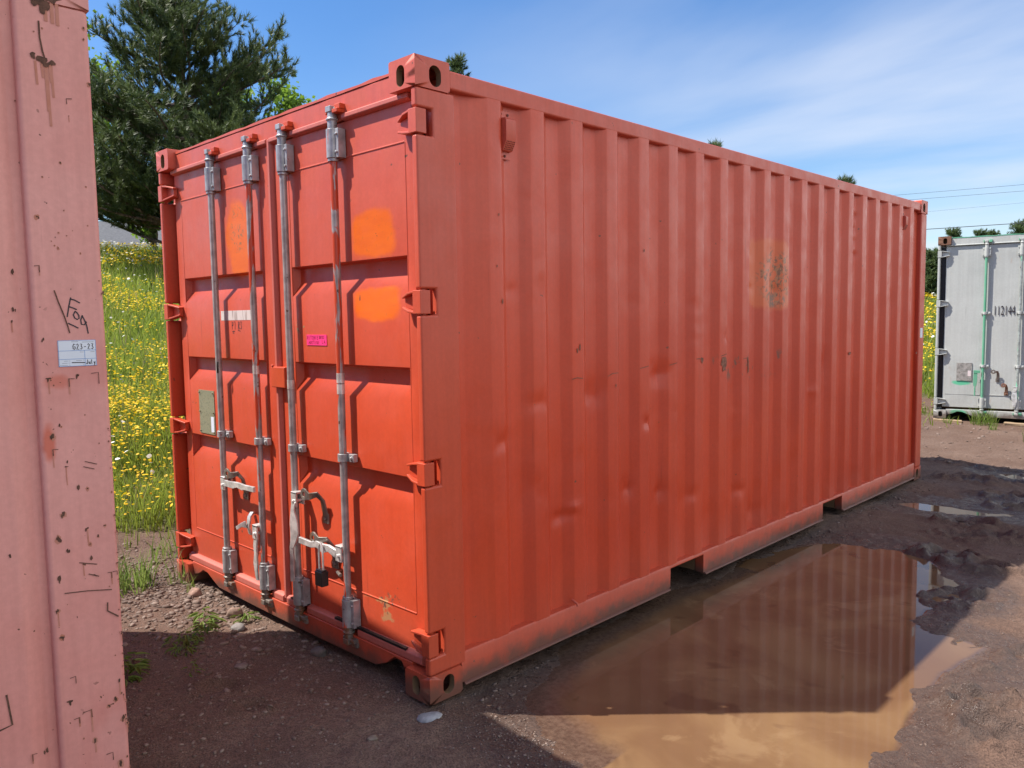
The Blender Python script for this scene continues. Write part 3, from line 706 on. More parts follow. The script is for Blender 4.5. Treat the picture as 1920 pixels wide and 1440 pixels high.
def door_leaf(par, x0, x1, fx0, fx1, mat, trough=True, y=0.06, z0=0.165, z1=2.445):
    """door leaf; pressed troughs are set back 36 mm between (fx0, fx1)"""
    m = MB()
    if trough:
        zz = [z0]; tr = []
        for t in (0.915, 1.377, 1.837): tr.append((t - 0.138, t)); zz += [t - 0.138, t]
        zz.append(z1)
        for i in range(len(zz) - 1):
            a, b = zz[i], zz[i + 1]
            cols = [(x0, fx0), (fx0, fx1), (fx1, x1)]
            for j, (u, v) in enumerate(cols):
                if i % 2 == 1 and j == 1:
                    yb = y + 0.038; e = 0.016
                    za, zb, zc = a, a + 0.058, b - 0.008
                    A = [(u, y, za), (v, y, za), (v, y, b), (u, y, b)]
                    Bk = [(u + e, yb, zb), (v - e, yb, zb), (v - e, yb, zc), (u + e, yb, zc)]
                    m.add(A + Bk, [(0, 1, 5, 4), (1, 2, 6, 5), (2, 3, 7, 6), (3, 0, 4, 7), (4, 5, 6, 7)])
                else: m.add([(u, y, a), (v, y, a), (v, y, b), (u, y, b)], [(0, 1, 2, 3)])
    else:
        nx, nz = 30, 60
        xs_ = np.linspace(x0, x1, nx); zs_ = np.linspace(z0, z1, nz); X, Z = np.meshgrid(xs_, zs_)
        Yd = y + 0.0032 * fbm(X * 2.3, Z * 2.3, 131, 3) * sst(x0, x0 + .12, X) * sst(x1, x1 - .12, X) * sst(z0, z0 + .2, Z) * sst(z1, z1 - .2, Z)
        ii = np.arange(nx * nz).reshape(nz, nx)
        m.add([(float(p), float(q), float(r)) for p, q, r in zip(X.ravel(), Yd.ravel(), Z.ravel())], [tuple(int(v) for v in (ii[i, j], ii[i, j + 1], ii[i + 1, j + 1], ii[i + 1, j])) for i in range(nz - 1) for j in range(nx - 1)])
    # edges and back
    for (u, v) in ((x0, x0), (x1, x1)): m.add([(u, y, z0), (u, y + 0.06, z0), (u, y + 0.06, z1), (u, y, z1)], [(0, 1, 2, 3)])
    for z in (z0, z1): m.add([(x0, y, z), (x1, y, z), (x1, y + 0.06, z), (x0, y + 0.06, z)], [(0, 1, 2, 3)])
    m.add([(x0, y + 0.06, z0), (x1, y + 0.06, z0), (x1, y + 0.06, z1), (x0, y + 0.06, z1)], [(0, 1, 2, 3)])
    # weld beads round the pressed field
    if trough:
        for z in (2.293, 0.335): m.box(fx0, fx1, y - 0.003, y + 0.004, z - 0.004, z + 0.004)
        for xx in (fx0, fx1): m.box(xx - 0.003, xx + 0.003, y - 0.0022, y + 0.004, 0.335, 2.293)
    else: m.box(x0 + 0.03, x1 - 0.03, y - 0.004, y + 0.004, 0.348, 0.354)
    return m.build('door', mat, par, bevel=0.010 if trough else 0.0, seg=3)

def gasket(par, x0, x1, z, h, rods, mat, y=0.06, name='door_gasket'):
    m = MB(); ed = [x0]
    for r in sorted(rods):
        if x0 < r < x1: ed += [r - 0.030, r + 0.048]
    ed.append(x1)
    for i in range(0, len(ed), 2):
        m.prism([(y + 0.012, z - h / 2), (y - 0.010, z - h / 2), (y - 0.026, z - h * 0.28), (y - 0.026, z + h * 0.28), (y - 0.010, z + h / 2), (y + 0.012, z + h / 2)], 0, ed[i], ed[i + 1])
    return m.build(name, mat, par, bevel=0.004)
def vgasket(par, x, z0, z1, w, mat, y=0.06):
    m = MB()
    m.prism([(x - w / 2, y + 0.012), (x - w / 2, y - 0.008), (x - w * 0.22, y - 0.022), (x + w * 0.22, y - 0.022), (x + w / 2, y - 0.008), (x + w / 2, y + 0.012)], 2, z0, z1)
    return m.build('centre_gasket', mat, par, bevel=0.003)

def bolt(m, x, y, z, r=0.009, mi=0): m.tube([(x, y, z), (x, y - 0.010, z)], [r, r * 0.8], 8, mi)
def locking_rod(par, x, mats, rodmat, y=0.022, zt=2.51, zb=0.088, guides=(0.958,), low=0.0, keep=True):
    """rod > bearing housings, guide clamps, cams"""
    m = MB(); m.tube([(x, y, zb + 0.02), (x, y, zt - 0.03)], 0.0170, 16); rod = m.build('locking_rod', rodmat, par)
    S = mats['housing']
    for (a, b, sg) in ((2.287, 2.412, 1), (0.170, 0.300, -1)):
        m = MB(); m.tube([(x, y, a), (x, y, b)], 0.0285, 18)
        m.box(x - 0.004, x + 0.050, y - 0.006, y + 0.034, a, b)
        m.box(x - 0.052, x - 0.006, y + 0.020, y + 0.034, a, b)
        for z in (a + 0.024, b - 0.024): bolt(m, x + 0.040, y - 0.004, z, 0.007); bolt(m, x - 0.040, y + 0.022, z, 0.008)
        e = a if sg > 0 else b
        m.tube([(x, y, e - sg * 0.014), (x, y, e)], 0.0245, 18)
        o = m.build('bearing_housing', S, rod, bevel=0.003)
    # cam at each end with its stepped neck
    for sg, ze in ((1, zt), (-1, zb)):
        m = MB(); z = lambda q: ze - sg * q
        m.tube([(x, y, z(0.100)), (x, y, z(0.062)), (x, y, z(0.060)), (x, y, z(0.052)), (x, y, z(0.050)), (x, y, z(0.022))], [0.021, 0.021, 0.027, 0.027, 0.021, 0.018], 16)
        m.box(x - 0.020, x + 0.018, y - 0.022, y + 0.020, z(0.026), z(0.0))
        m.box(x + 0.010, x + 0.030, y - 0.006, y + 0.030, z(0.020), z(0.006))
        m.box(x - 0.028, x - 0.016, y - 0.010, y + 0.012, z(0.022), z(0.004))
        m.build('cam', S if sg > 0 else mats.get('lowcam', S), rod, bevel=0.003)
        if keep:
            m = MB(); m.box(x + 0.022, x + 0.062, y - 0.016, y + 0.036, z(0.034), z(0.016)); m.box(x + 0.022, x + 0.066, y - 0.004, y + 0.036, z(0.018), z(-0.006))
            m.box(x - 0.042, x - 0.030, y - 0.008, y + 0.034, z(0.030), z(0.0)); m.box(x - 0.042, x + 0.064, y + 0.030, y + 0.037, z(0.030), z(0.0))
            m.build('cam_keeper', mats['keeper'] if sg > 0 else mats.get('lowkeeper', mats['keeper']), par, bevel=0.004)
    for gz in guides:
        m = MB(); m.tube([(x, y, gz - 0.018), (x, y, gz + 0.018)], 0.0255, 16)
        m.box(x, x + 0.068, y + 0.008, y + 0.032, gz - 0.018, gz + 0.018); m.box(x - 0.044, x, y + 0.016, y + 0.036, gz - 0.018, gz + 0.018)
        bolt(m, x + 0.052, y + 0.010, gz, 0.009); bolt(m, x - 0.034, y + 0.018, gz, 0.007)
        m.build('guide_clamp', S, rod, bevel=0.003)
    return rod
def handle_hub(m, x, y, z):
    m.box(x - 0.024, x + 0.024, y - 0.026, y - 0.016, z - 0.042, z + 0.032)
    m.box(x - 0.024, x + 0.024, y + 0.016, y + 0.024, z - 0.034, z + 0.026)
    m.box(x - 0.024, x + 0.024, y - 0.026, y + 0.02, z + 0.022, z + 0.033)
    m.tube([(x + 0.004, y - 0.036, z - 0.012), (x + 0.004, y + 0.03, z - 0.012)], 0.008, 10)
def retainer(par, x, z, ox, oz, mat, base=True):
    """handle hasp: base strap on the door, curved arm and an eye"""
    m = MB()
    m.bar([(x, 0.056, z - 0.055), (x + 0.004, 0.046, z - 0.02), (x + 0.004, 0.036, z + 0.03), (x - 0.006, 0.012, z + 0.062), (x + ox * 0.55, -0.004, z + oz * 0.9), (x + ox * 0.86, -0.010, z + oz)], [0.034, 0.038, 0.034, 0.030, 0.034, 0.05], 0.009, [(1, 0, 0), (1, 0, 0), (1, 0, 0), (0.6, 0, 0.8), (0, 0, 1), (0, 0, 1)])
    # the eye: a flat ring
    c = Vector((x + ox, -0.012, z + oz)); n = 18; vs = []
    for k in range(n):
        t = 2 * math.pi * k / n
        for rr, yy in ((0.030, 0), (0.030, 0.009), (0.012, 0.009), (0.012, 0)): vs.append(c + Vector((rr * math.cos(t), yy, rr * math.sin(t))))
    m.add(vs, [(4 * k + j, 4 * k + (j + 1) % 4, 4 * ((k + 1) % n) + (j + 1) % 4, 4 * ((k + 1) % n) + j) for k in range(n) for j in range(4)])
    m.box(x - 0.024, x + 0.024, 0.050, 0.058, z - 0.085, z - 0.035); bolt(m, x, 0.051, z - 0.062, 0.010)
    return m.build('handle_retainer', mat, par, bevel=0.002)
def front_frame(par, W, H, mats, lipmat=None):
    m0 = mats['frame']
    m = MB(); m.box(-W + CW, -CW, 0.046, 0.12, 2.452, H - 0.030)
    m.box(-W + 0.09, -W + CW, 0.062, 0.12, 2.452, H - CH); m.box(-CW, -0.09, 0.062, 0.12, 2.452, H - CH)
    m.build('door_header', m0, par, bevel=0.008)
    m = MB(); nx = 26; xs_ = np.linspace(-W + CW, -CW, nx)
    vs = []
    for i, x in enumerate(xs_):
        w = 0.003 * math.sin(i * 1.7) + 0.002 * math.sin(i * 3.1)
        vs += [(x, 0.0435 + w * .4, H - 0.030), (x, 0.0435 + w * .4, H - 0.018 + w), (x, 0.16, H - 0.018)]
    m.add(vs, [(3 * i + k, 3 * i + 3 + k, 3 * i + 4 + k, 3 * i + 1 + k) for i in range(nx - 1) for k in (0, 1)])
    m.build('roof_flashing', lipmat or mats['frame'], par)
    # sill: plate with a notch beside each casting
    W2 = -W
    P = [(-0.155, 0.130), (-0.155, 0.045), (-0.185, 0.060), (-0.225, 0.112), (-0.275, 0.118), (-0.330, 0.075), (-0.415, 0.040), (-0.9, 0.034), (-1.5, 0.036),
         (W2 + 0.50, 0.042), (W2 + 0.43, 0.068), (W2 + 0.36, 0.098), (W2 + 0.30, 0.102), (W2 + 0.24, 0.070), (W2 + 0.155, 0.045), (W2 + 0.155, 0.130)]
    m = MB(); m.prism(P, 1, 0.030, 0.095); m.build('door_sill', m0, par, bevel=0.004)

# ------------------------------------------------------------------ the red container
W, L, H = 2.438, 6.058, 2.591
red = empty('shipping_container', (0, 0, 0), 0, 'large orange-red shipping container with four grey locking rods, standing beside the puddle', 'shipping container', 'shipping containers')
dents = [(0.454,1.03,.07,.05,.020),(0.85,0.62,.08,.04,.022),(0.943,0.654,.07,.03,-.012),(1.405,0.67,.05,.05,.022),(1.70,1.26,.10,.07,.016),(0.553,1.697,.05,.03,.010),
         (1.116,1.203,.09,.06,.022),(0.701,1.186,.08,.05,.014),(1.552,1.004,.06,.04,.020),(2.581,0.457,.06,.05,.02),(2.761,0.285,.06,.05,.02),(2.011,0.522,.05,.04,.018),(1.706,0.59,.05,.05,.015),
         (3.026,1.748,.12,.10,.016),(2.72,1.74,.05,.03,.018),(3.293,2.079,.05,.08,.010),(0.657,0.781,.12,.10,.010),(3.9,1.2,.06,.15,.010),(2.40,1.45,.03,.04,.012),(2.05,1.6,.08,.2,.008),(5.0,1.0,.05,.1,.010)]
for k in range(9): dents.append((4.43 + 0.02 * math.sin(k * 2.1), 2.38 - 0.05 * k, .022, .024, .022 * (1 if k % 2 else -0.5)))
for k in range(26): dents.append((random.uniform(0.4, 5.5), random.uniform(0.25, 2.3), random.uniform(.03, .10), random.uniform(.03, .14), random.uniform(-.007, .012)))
profR = corr_profile(0.20, L - 0.148, 0.468, 0.2753, 20, 0.036, lead=0.125)
profL = corr_profile(0.20, L - 0.148, 0.468, 0.2753, 20, 0.036)
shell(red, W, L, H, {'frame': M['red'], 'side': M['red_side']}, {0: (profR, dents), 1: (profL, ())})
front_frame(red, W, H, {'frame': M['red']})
RODS = (-1.793, -1.373, -1.034, -0.604)
dL = door_leaf(red, -2.340, -1.206, -2.262, -1.330, M['red_door'])
dR = door_leaf(red, -1.190, -0.098, -1.050, -0.147, M['red_door'])
for sx, d in ((1, dL), (0, dR)):
    for z in HZ: hinge(d, W, sx, z, M['red'])
gasket(dL, -2.335, -1.215, 2.462, 0.034, RODS, M['gasket_red']); gasket(dR, -1.183, -0.092, 2.462, 0.034, RODS, M['gasket_red'])
gasket(dL, -2.335, -1.215, 0.148, 0.052, RODS, M['gasket_red']); gasket(dR, -1.183, -0.092, 0.148, 0.052, RODS, M['gasket_red'])
vgasket(dR, -1.199, 0.155, 2.470, 0.038, M['gasket_red'])
m = MB()                                                                   # torn black rubber behind the lower gasket
for k in range(90):
    x = -0.72 + 0.5 * k / 90; w = random.uniform(.004, .010)
    m.add([(x, 0.031, 0.172), (x + w, 0.031, 0.172), (x + random.uniform(-.012, .016), 0.027, 0.172 + random.uniform(.004, .018))], [(0, 1, 2)])
m.box(-0.74, -0.20, 0.034, 0.05, 0.166, 0.176); m.box(-1.14, -0.98, 0.034, 0.05, 0.170, 0.176); m.build('torn_rubber', M['black'], dR, smooth=False)
m = MB(); m.box(-1.222, -1.090, 0.020, 0.062, 1.248, 1.352); m.box(-1.215, -1.20, 0.016, 0.03, 1.352, 1.362); m.build('centre_latch_plate', M['orange'], dR, bevel=0.006)
hm = {'housing': M['steel'], 'keeper': M['orange'], 'lowcam': M['dull'], 'lowkeeper': M['dull']}
rods = [locking_rod(red, x, hm, M['rod_mixed'] if i in (1, 3) else M['rod_bare'], guides=(0.958,)) for i, x in enumerate(RODS)]
# tape wraps on the rods
for i, zs_ in ((1, (1.33,)), (2, (1.27,)), (3, (1.32, 1.27))):
    for z in zs_: m = MB(); m.tube([(RODS[i], 0.022, z - 0.022), (RODS[i], 0.022, z + 0.022)], 0.0185, 14); m.build('tape_wrap', M['zinc'], rods[i])
m = MB(); m.tube([(RODS[0] + .012, 0.01, 1.36), (RODS[0] + .02, 0.004, 1.33), (RODS[0] + .016, 0.006, 1.30)], 0.005, 6); m.build('cable_tie', M['black'], rods[0])
# handles
m = MB(); x = RODS[0]; handle_hub(m, x + 0.03, 0.022, 0.690)
m.bar([(x + 0.05, 0.004, 0.690), (x + 0.16, -0.004, 0.694), (x + 0.21, -0.004, 0.702), (x + 0.27, -0.006, 0.698), (x + 0.30, -0.010, 0.702), (x + 0.415, -0.014, 0.706)], [0.036, 0.038, 0.030, 0.036, 0.028, 0.030], 0.014, (0, 0, 1)); m.build('handle', M['zinc'], rods[0], bevel=0.003)
m = MB(); x = RODS[1]; handle_hub(m, x - 0.030, 0.014, 0.480)
m.bar([(x - .034, 0.0, 0.46), (x - .036, -0.006, 0.40), (x - .030, -0.008, 0.36), (x - .030, -0.010, 0.31), (x - .034, -.008, 0.27), (x - .028, -.006, 0.215)], [0.036, 0.034, 0.026, 0.040, 0.026, 0.022], 0.010, (1, 0, 0.1)); m.build('handle', M['zinc'], rods[1], bevel=0.002)
m = MB(); x = RODS[2]; handle_hub(m, x + 0.034, 0.016, 0.715)
m.bar([(x + .040, -0.010, 0.70), (x + .036, -0.016, 0.66), (x + .046, -0.018, 0.60), (x + .050, -0.018, 0.55), (x + .040, -0.020, 0.51), (x + .022, -.020, 0.47), (x + .018, -.020, 0.30)], [0.034, 0.030, 0.052, 0.056, 0.044, 0.022, 0.022], 0.010, [(1, 0, 0), (1, 0, 0), (.9, .2, 0), (.9, .2, 0), (.9, .1, 0), (.7, .4, 0), (.7, .4, 0)]); m.build('handle', M['zinc'], rods[2], bevel=0.003)
m = MB(); x = RODS[3]; handle_hub(m, x - 0.030, 0.022, 0.515)
m.bar([(x - .05, 0.002, 0.505), (x - .10, -0.006, 0.524), (x - .15, -0.006, 0.514), (x - .20, -0.006, 0.526), (x - .24, -0.010, 0.516), (x - .34, -0.016, 0.522)], [0.040, 0.034, 0.044, 0.034, 0.030, 0.032], 0.014, (0, 0, 1)); m.build('handle', M['zinc'], rods[3], bevel=0.003)
retainer(dL, -1.605, 0.695, -0.085, 0.055, M['dull']); retainer(dR, -0.815, 0.695, -0.085, 0.055, M['dull']); retainer(dR, -0.745, 0.490, -0.085, 0.060, M['dull'])
m = MB(); m.bar([(-1.535, 0.05, 0.55), (-1.53, 0.03, 0.53), (-1.53, 0.02, 0.48), (-1.535, 0.035, 0.43)], 0.030, 0.010, (1, 0, 0)); m.bar([(-1.535, 0.01, 0.49), (-1.56, -0.004, 0.485), (-1.60, -0.012, 0.462)], [0.04, 0.022, 0.02], 0.008, (0, 0, 1)); m.build('handle_retainer', M['zinc'], dL, bevel=0.002)
m = MB(); m.tube([(-0.695, 0.05, 0.40), (-0.68, 0.02, 0.41), (-0.64, 0.01, 0.405)], 0.008, 8); m.build('latch_pin', M['dull'], dR)
# padlock: hangs from the handle of the last rod
pad = empty('padlock', (-0.745, -0.022, 0.395), 0, 'small black padlock hanging by its steel shackle from the lower right door handle', 'padlock')
m = MB(); m.box(-0.030, 0.030, -0.022, 0.016, -0.052, 0.018); m.box(-0.026, 0.026, -0.018, 0.012, 0.018, 0.026); m.build('lock_body', simple('padlock_black', (0.02, 0.02, 0.021), 0.35), pad, bevel=0.006, seg=3)
m = MB(); m.tube([(0.016, -0.003, 0.016), (0.017, -0.003, 0.10), (0.012, -.003, 0.135), (0.0, -.003, 0.150), (-0.012, -.003, 0.135), (-0.016, -.003, 0.10), (-0.015, -0.003, 0.016)][::-1], 0.0048, 10); m.build('shackle', M['zinc'], pad)
# plates and notes on the doors
m = MB(); m.box(-2.140, -1.945, 0.056, 0.061, 0.932, 1.186)
for zz in (0.945, 1.06, 1.172):
    for xx in (-2.128, -1.957): bolt(m, xx, 0.058, zz, 0.005)
pl = m.build('data_plate', M['plate'], dL, smooth=False)
m = MB(); m.box(-1.992, -1.956, 0.0545, 0.0560, 0.945, 1.035); m.build('white_sticker', M['paper'], pl, smooth=False)
m = MB(); m.box(-1.815, -1.458, 0.0585, 0.0605, 1.588, 1.640); m.build('number_strip', M['strip'], dL, smooth=False)
m = MB(); strokes(m, (0, 0.0595, 0), (1, 0, 0), (0, 0, 1), word('P7 R3', -1.692, 1.540, 0.040, 0.024), 0.0055)
strokes(m, (0, 0.0595, 0), (1, 0, 0), (0, 0, 1), [[(-1.690, 1.527), (-1.664, 1.528)], [(-1.686, 1.519), (-1.672, 1.518)], [(-1.624, 1.534), (-1.600, 1.528)]], 0.0045); m.build('marker_writing', M['ink'], dL, smooth=False)
m = MB(); m.box(-0.934, -0.762, 0.057, 0.0605, 1.462, 1.512); st = m.build('magenta_note', M['magenta'], dR, smooth=False)
m = MB()
strokes(m, (0, 0.057, 0), (1, 0, 0), (0, 0, 1), word('RITCHIE', -0.929, 1.490, 0.0165, 0.0145), 0.0026)
strokes(m, (0, 0.057, 0), (1, 0, 0), (0, 0, 1), word('BROS', -0.824, 1.494, 0.0135, 0.0115), 0.0026)
strokes(m, (0, 0.057, 0), (1, 0, 0), (0, 0, 1), word('AUCTION', -0.916, 1.468, 0.0150, 0.0135), 0.0026)
strokes(m, (0, 0.057, 0), (1, 0, 0), (0, 0, 1), word('LA', -0.800, 1.472, 0.0150, 0.0150), 0.0026)
m.build('note_writing', M['magenta_ink'], st, smooth=False)
# vents on the long side
def vent(y0, z0, z1):
    m = MB(); xo = -0.034; w = 0.072
    m.box(xo, xo + 0.005, y0, y0 + w, z0, z1)
    m.prism([(xo + 0.005, z0 + 0.032), (xo + 0.024, z0 + 0.034), (xo + 0.046, z0 + 0.075), (xo + 0.046, z1 - 0.045), (xo + 0.036, z1 - 0.036), (xo + 0.005, z1 - 0.034)], 1, y0 + 0.008, y0 + w - 0.004)
    for i in range(6):
        for j in range(5): m.box(xo + 0.0240 + 0.004 * j, xo + 0.0300 + 0.004 * j, y0 + 0.013 + i * 0.0092, y0 + 0.0185 + i * 0.0092, z0 + 0.038 + j * 0.0075, z0 + 0.0425 + j * 0.0075, 1)
    for yy, zz in ((y0 + 0.015, z1 - 0.016), (y0 + w - 0.015, z1 - 0.016), (y0 + w / 2, z0 + 0.014)): m.tube([(xo + 0.004, yy, zz), (xo + 0.011, yy, zz)], 0.006, 8, 1)
    return m.build('vent', [M['red'], simple('vent_mesh', (0.10, 0.02, 0.012), 0.7)], red, bevel=0.003)
vent(0.475, 2.262, 2.468); vent(5.434, 2.262, 2.45)
m = MB(); m.box(-0.0035, -0.0020, 5.945, 6.01, 1.335, 1.425); m.build('white_sticker', M['paper'], red, smooth=False)
m = MB(); m.tube([(0.0, 0.90, 0.205), (0.030, 0.905, 0.190), (0.034, 0.905, 0.178)], 0.006, 8); m.build('bent_lug', M['red'], red)
# pen-thin scratches and rust scabs on the long side
m = MB(); O, U, V_ = (-0.005, 0, 0), (0, 1, 0), (0, 0, 1)
strokes(m, O, U, V_, [[(0.925, 1.279), (0.96, 1.285), (1.005, 1.279)], [(1.205, 1.276), (1.24, 1.288), (1.289, 1.289)], [(1.482, 1.300), (1.56, 1.309)], [(1.765, 1.303), (1.838, 1.312)], [(2.045, 1.324), (2.112, 1.323)], [(2.325, 1.328), (2.39, 1.338)], [(2.60, 1.299), (2.662, 1.302)]], 0.004, 0, 0.001)
for k, (yy, zz, ra, rb) in enumerate([(2.355, 1.29, .035, .045), (2.36, 1.255, .022, .03), (2.105, 1.315, .012, .022), (2.66, 1.25, .010, .06), (0.985, 1.434, .006, .022), (0.965, 1.415, .005, .012), (0.445, 2.02, .004, .007), (0.43, 1.80, .004, .008), (0.46, 1.65, .005, .014), (1.52, 1.92, .006, .010), (1.27, 1.225, .005, .010), (4.29, 1.26, .03, .012), (5.85, 1.20, .02, .012)]):
    flake(m, O, U, V_, yy, zz, ra, rb, 0, 0.0012 + k * 0.0002, k)
m.build('scratches', simple('bare_scratch', (0.19, 0.075, 0.045), 0.8, 0, 0.4, 50), red, smooth=False)

# ------------------------------------------------------------------ the pink container (we see one corner of its long side)
PW = 2.206
pink = empty('shipping_container', (-2.273, -1.020, 0.0), R(176.96), 'faded pink shipping container with rust chips and a white tag, cut by the left edge', 'shipping container', 'shipping containers')
profP = [(0.19, 0.030), (0.215, 0.030), (0.262, 0.006), (0.36, 0.006), (0.43, 0.042)]
pp = corr_profile(0.43, L - 0.148, 0.78, 0.2753, 18, 0.036)
profP = profP + pp[1:]
shell(pink, PW, L, H, {'frame': M['pink'], 'side': M['pink'], 'side1': M['pink'], 'post': M['pink']}, {0: (profP, ()), 1: (profP, ())}, doors=False, postw=0.192)
fo = (-PW - 0.0, 0, 0); fu = (0, -1, 0); fv = (0, 0, 1)
def neg1(Ls): return [[(-a, b) for a, b in q] for q in Ls]
m = MB(); PO = (-PW + 0.0015, 0, 0)
strokes(m, PO, fu, fv, neg1([[(0.0924,1.6543),(0.0986,1.6291),(0.104,1.6008)],[(0.0922,1.651),(0.082,1.6478),(0.0698,1.64)],[(0.0986,1.6294),(0.0884,1.6256),(0.0791,1.621)],
  [(0.0829,1.6152),(0.0881,1.606),(0.0848,1.5964),(0.0789,1.5921),(0.0735,1.5953),(0.0739,1.604),(0.0787,1.6127),(0.0829,1.6152)],
  [(0.0652,1.603),(0.0694,1.5904),(0.0683,1.5779),(0.0604,1.5768),(0.0547,1.5844)],[(0.0652,1.603),(0.0589,1.5884),(0.0544,1.5728),(0.0517,1.5517)],[(0.1021,1.5813),(0.0895,1.5744),(0.0777,1.5674)]]), 0.0036)
m.build('marker_writing', M['ink'], pink, smooth=False)
# tag
tg = MB(); s0, s1, z0, z1 = 0.0335, 0.1335, 1.4570, 1.5325
tg.box(-PW + 0.0002, -PW + 0.0018, s0, s1, z0, z1)
tago = tg.build('inventory_tag', M['paper'], pink, smooth=False)
m = MB(); TO = (-PW + 0.0001, 0, 0)
def T(a, b): return (-(s1 - (s1 - s0) * a), z1 - (z1 - z0) * b)      # a, b = fractions from the tag's top left
strokes(m, TO, fu, fv, [[T(0.005, .01), T(.995, .01)], [T(.01, 0), T(.01, 1)], [T(.99, 0), T(.99, 1)], [T(0, .99), T(1, .99)], [T(0, .40), T(1, .40)], [T(0, .72), T(1, .72)], [T(.69, .40), T(.69, 1)]], 0.0011, 0, 0.0004)
m.build('tag_frame', M['blueline'], tago, smooth=False)
m = MB(); strokes(m, TO, fu, fv, [[T(.35, .06), T(.53, .06)], [T(.64, .08), T(.94, .08)], [T(.57, .46), T(.66, .46)], [T(.85, .46), T(.95, .46)], [T(.14, .79), T(.23, .79)], [T(.09, .87), T(.22, .87)], [T(.03, .95), T(.22, .95)], [T(.46, .78), T(.60, .78)]], 0.0011, 0, 0.0004)
for q in ((.275, .79), (.275, .87), (.275, .95), (.65, .78), (.65, .95)):
    cx, cz = T(*q); strokes(m, TO, fu, fv, [[(cx + .0016 * math.cos(t), cz + .0016 * math.sin(t)) for t in [k * math.pi / 4 for k in range(9)]]], 0.0004, 0, 0.0004)
m.build('tag_print', M['greyprint'], tago, smooth=False)
m = MB()
ax, az = T(.385, .355); strokes(m, TO, fu, fv, word('G23-23', ax, az, 0.0160, 0.0098), 0.0021, 0, 0.0007)
ax, az = T(.72, .935); strokes(m, TO, fu, fv, word('July', ax, az, 0.0125, 0.0068), 0.0018, 0, 0.0007)
strokes(m, TO, fu, fv, [[T(.345, .855), T(.53, .86), T(.685, .875)]], 0.0024, 0, 0.0007)
m.build('tag_writing', M['ink'], tago, smooth=False)
# rust scabs, cracks and their runs
m = MB(); rs = [(0.0729,2.2165,1.2),(0.0687,2.1691,.7),(0.0979,2.0354,.7),(0.1652,1.8799,1.3),(0.2288,1.7281,1.8),(0.2349,1.622,1.2),(0.24,1.589,1),(0.1682,1.5376,1.2),(0.0168,2.4232,.9),(0.0185,2.391,.7),(0.0112,2.2682,1.2),(0.005,1.6697,1.2),(0.1677,1.7446,1),(0.1167,1.7952,.8),
  (0.1101,1.4221,2),(0.0859,1.4314,1.8),(0.0313,1.436,1.6),(0.1618,1.4253,1.4),(0.1603,1.2606,1.8),(0.1625,1.2223,1.2),(0.1416,1.2895,1),(0.127,1.1812,1),(0.1312,1.1677,1),(0.1033,1.1022,1.7),(0.0787,1.0951,1.1),(0.1458,1.0304,1.7),(0.1634,0.9615,2),(0.0851,0.9777,1.5),(0.1414,0.9213,1.5),(0.0805,0.9285,1.1),(0.0791,0.8878,1.5),(0.1016,0.8726,1.2),(0.0748,0.834,.9),(0.1666,0.8438,2),(0.0576,0.9481,1),(0.0377,0.9767,.8),(0.0268,0.831,1.2),(0.0118,0.8317,1.2),
  (0.1411,0.5432,1.8),(0.1593,0.4719,2),(0.1041,0.4276,2.2),(0.1694,0.6691,1.6),(0.1752,0.7507,1.3),(0.0984,0.3296,1.5),(0.2226,0.3372,1.8),(0.0221,0.4916,1.4),(0.017,0.3709,1.8),(0.0527,0.2738,2),(0.032,0.2313,2),(0.2627,0.3491,1.3),(0.2844,0.9367,1.3),(0.0561,0.4231,1.2),(0.0364,0.4373,1.5),(0.1374,0.4149,1.5)]
for i in range(40): rs.append((abs(random.gauss(0.09, 0.055)) + .004, random.uniform(0.1, 2.45), random.uniform(.25, .6)))
for i in range(44): rs.append((random.uniform(.004, .014), random.uniform(0.1, 1.3), random.uniform(.35, .75)))
rr = random.Random(5)
def pin(s): return 0.0 if s < 0.192 else (0.026 if s < 0.215 else max(0.002, 0.026 - (s - 0.215) / 0.047 * 0.024))
for i, (s, z, k) in enumerate(rs):
    o = (-PW + 0.0016 + pin(s), 0, 0); r = 0.0028 * k
    if rr.random() < 0.32 and k > .6:                                       # a run below the scab
        ln = rr.uniform(.018, .055) * min(k, 1.8)
        strokes(m, o, fu, fv, [[(-s, z), (-s, z - ln * .5), (-s + .0006, z - ln)]], 0.0026 * min(k, 1.6), 1, 0.0004 + (i % 31) * 9e-6)
    shp = rr.random()
    if k > .8 and shp > .74:                                                 # an L-shaped scratch with a short dark run
        q = rr.choice((-1, 1)); ln = r * rr.uniform(2.2, 4.5)
        strokes(m, o, fu, fv, [[(-s - q * ln, z + rr.uniform(-.002, .002)), (-s, z), (-s + .0004, z - ln * rr.uniform(.8, 1.8))]], 0.0021, 0, 0.0026 + (i % 41) * 1e-5)
        continue
    flake(m, o, fu, fv, -s, z, r * (2.1 if shp > .6 else .9), r * (1.9 if shp < .35 else .75), 0, 0.0009 + (i % 37) * 1e-5, i)
    if rr.random() < .6: flake(m, o, fu, fv, -s, z - r * .5, r * 2.0, r * 2.6, 1, 0.0001 + (i % 29) * 7e-6, i + 2000)
    if k > 1.1: flake(m, o, fu, fv, -s + rr.uniform(-.006, .006), z - r * rr.uniform(.4, 1.4), r * .6, r * 1.5, 0, 0.0014 + (i % 33) * 1e-5, i + 500)
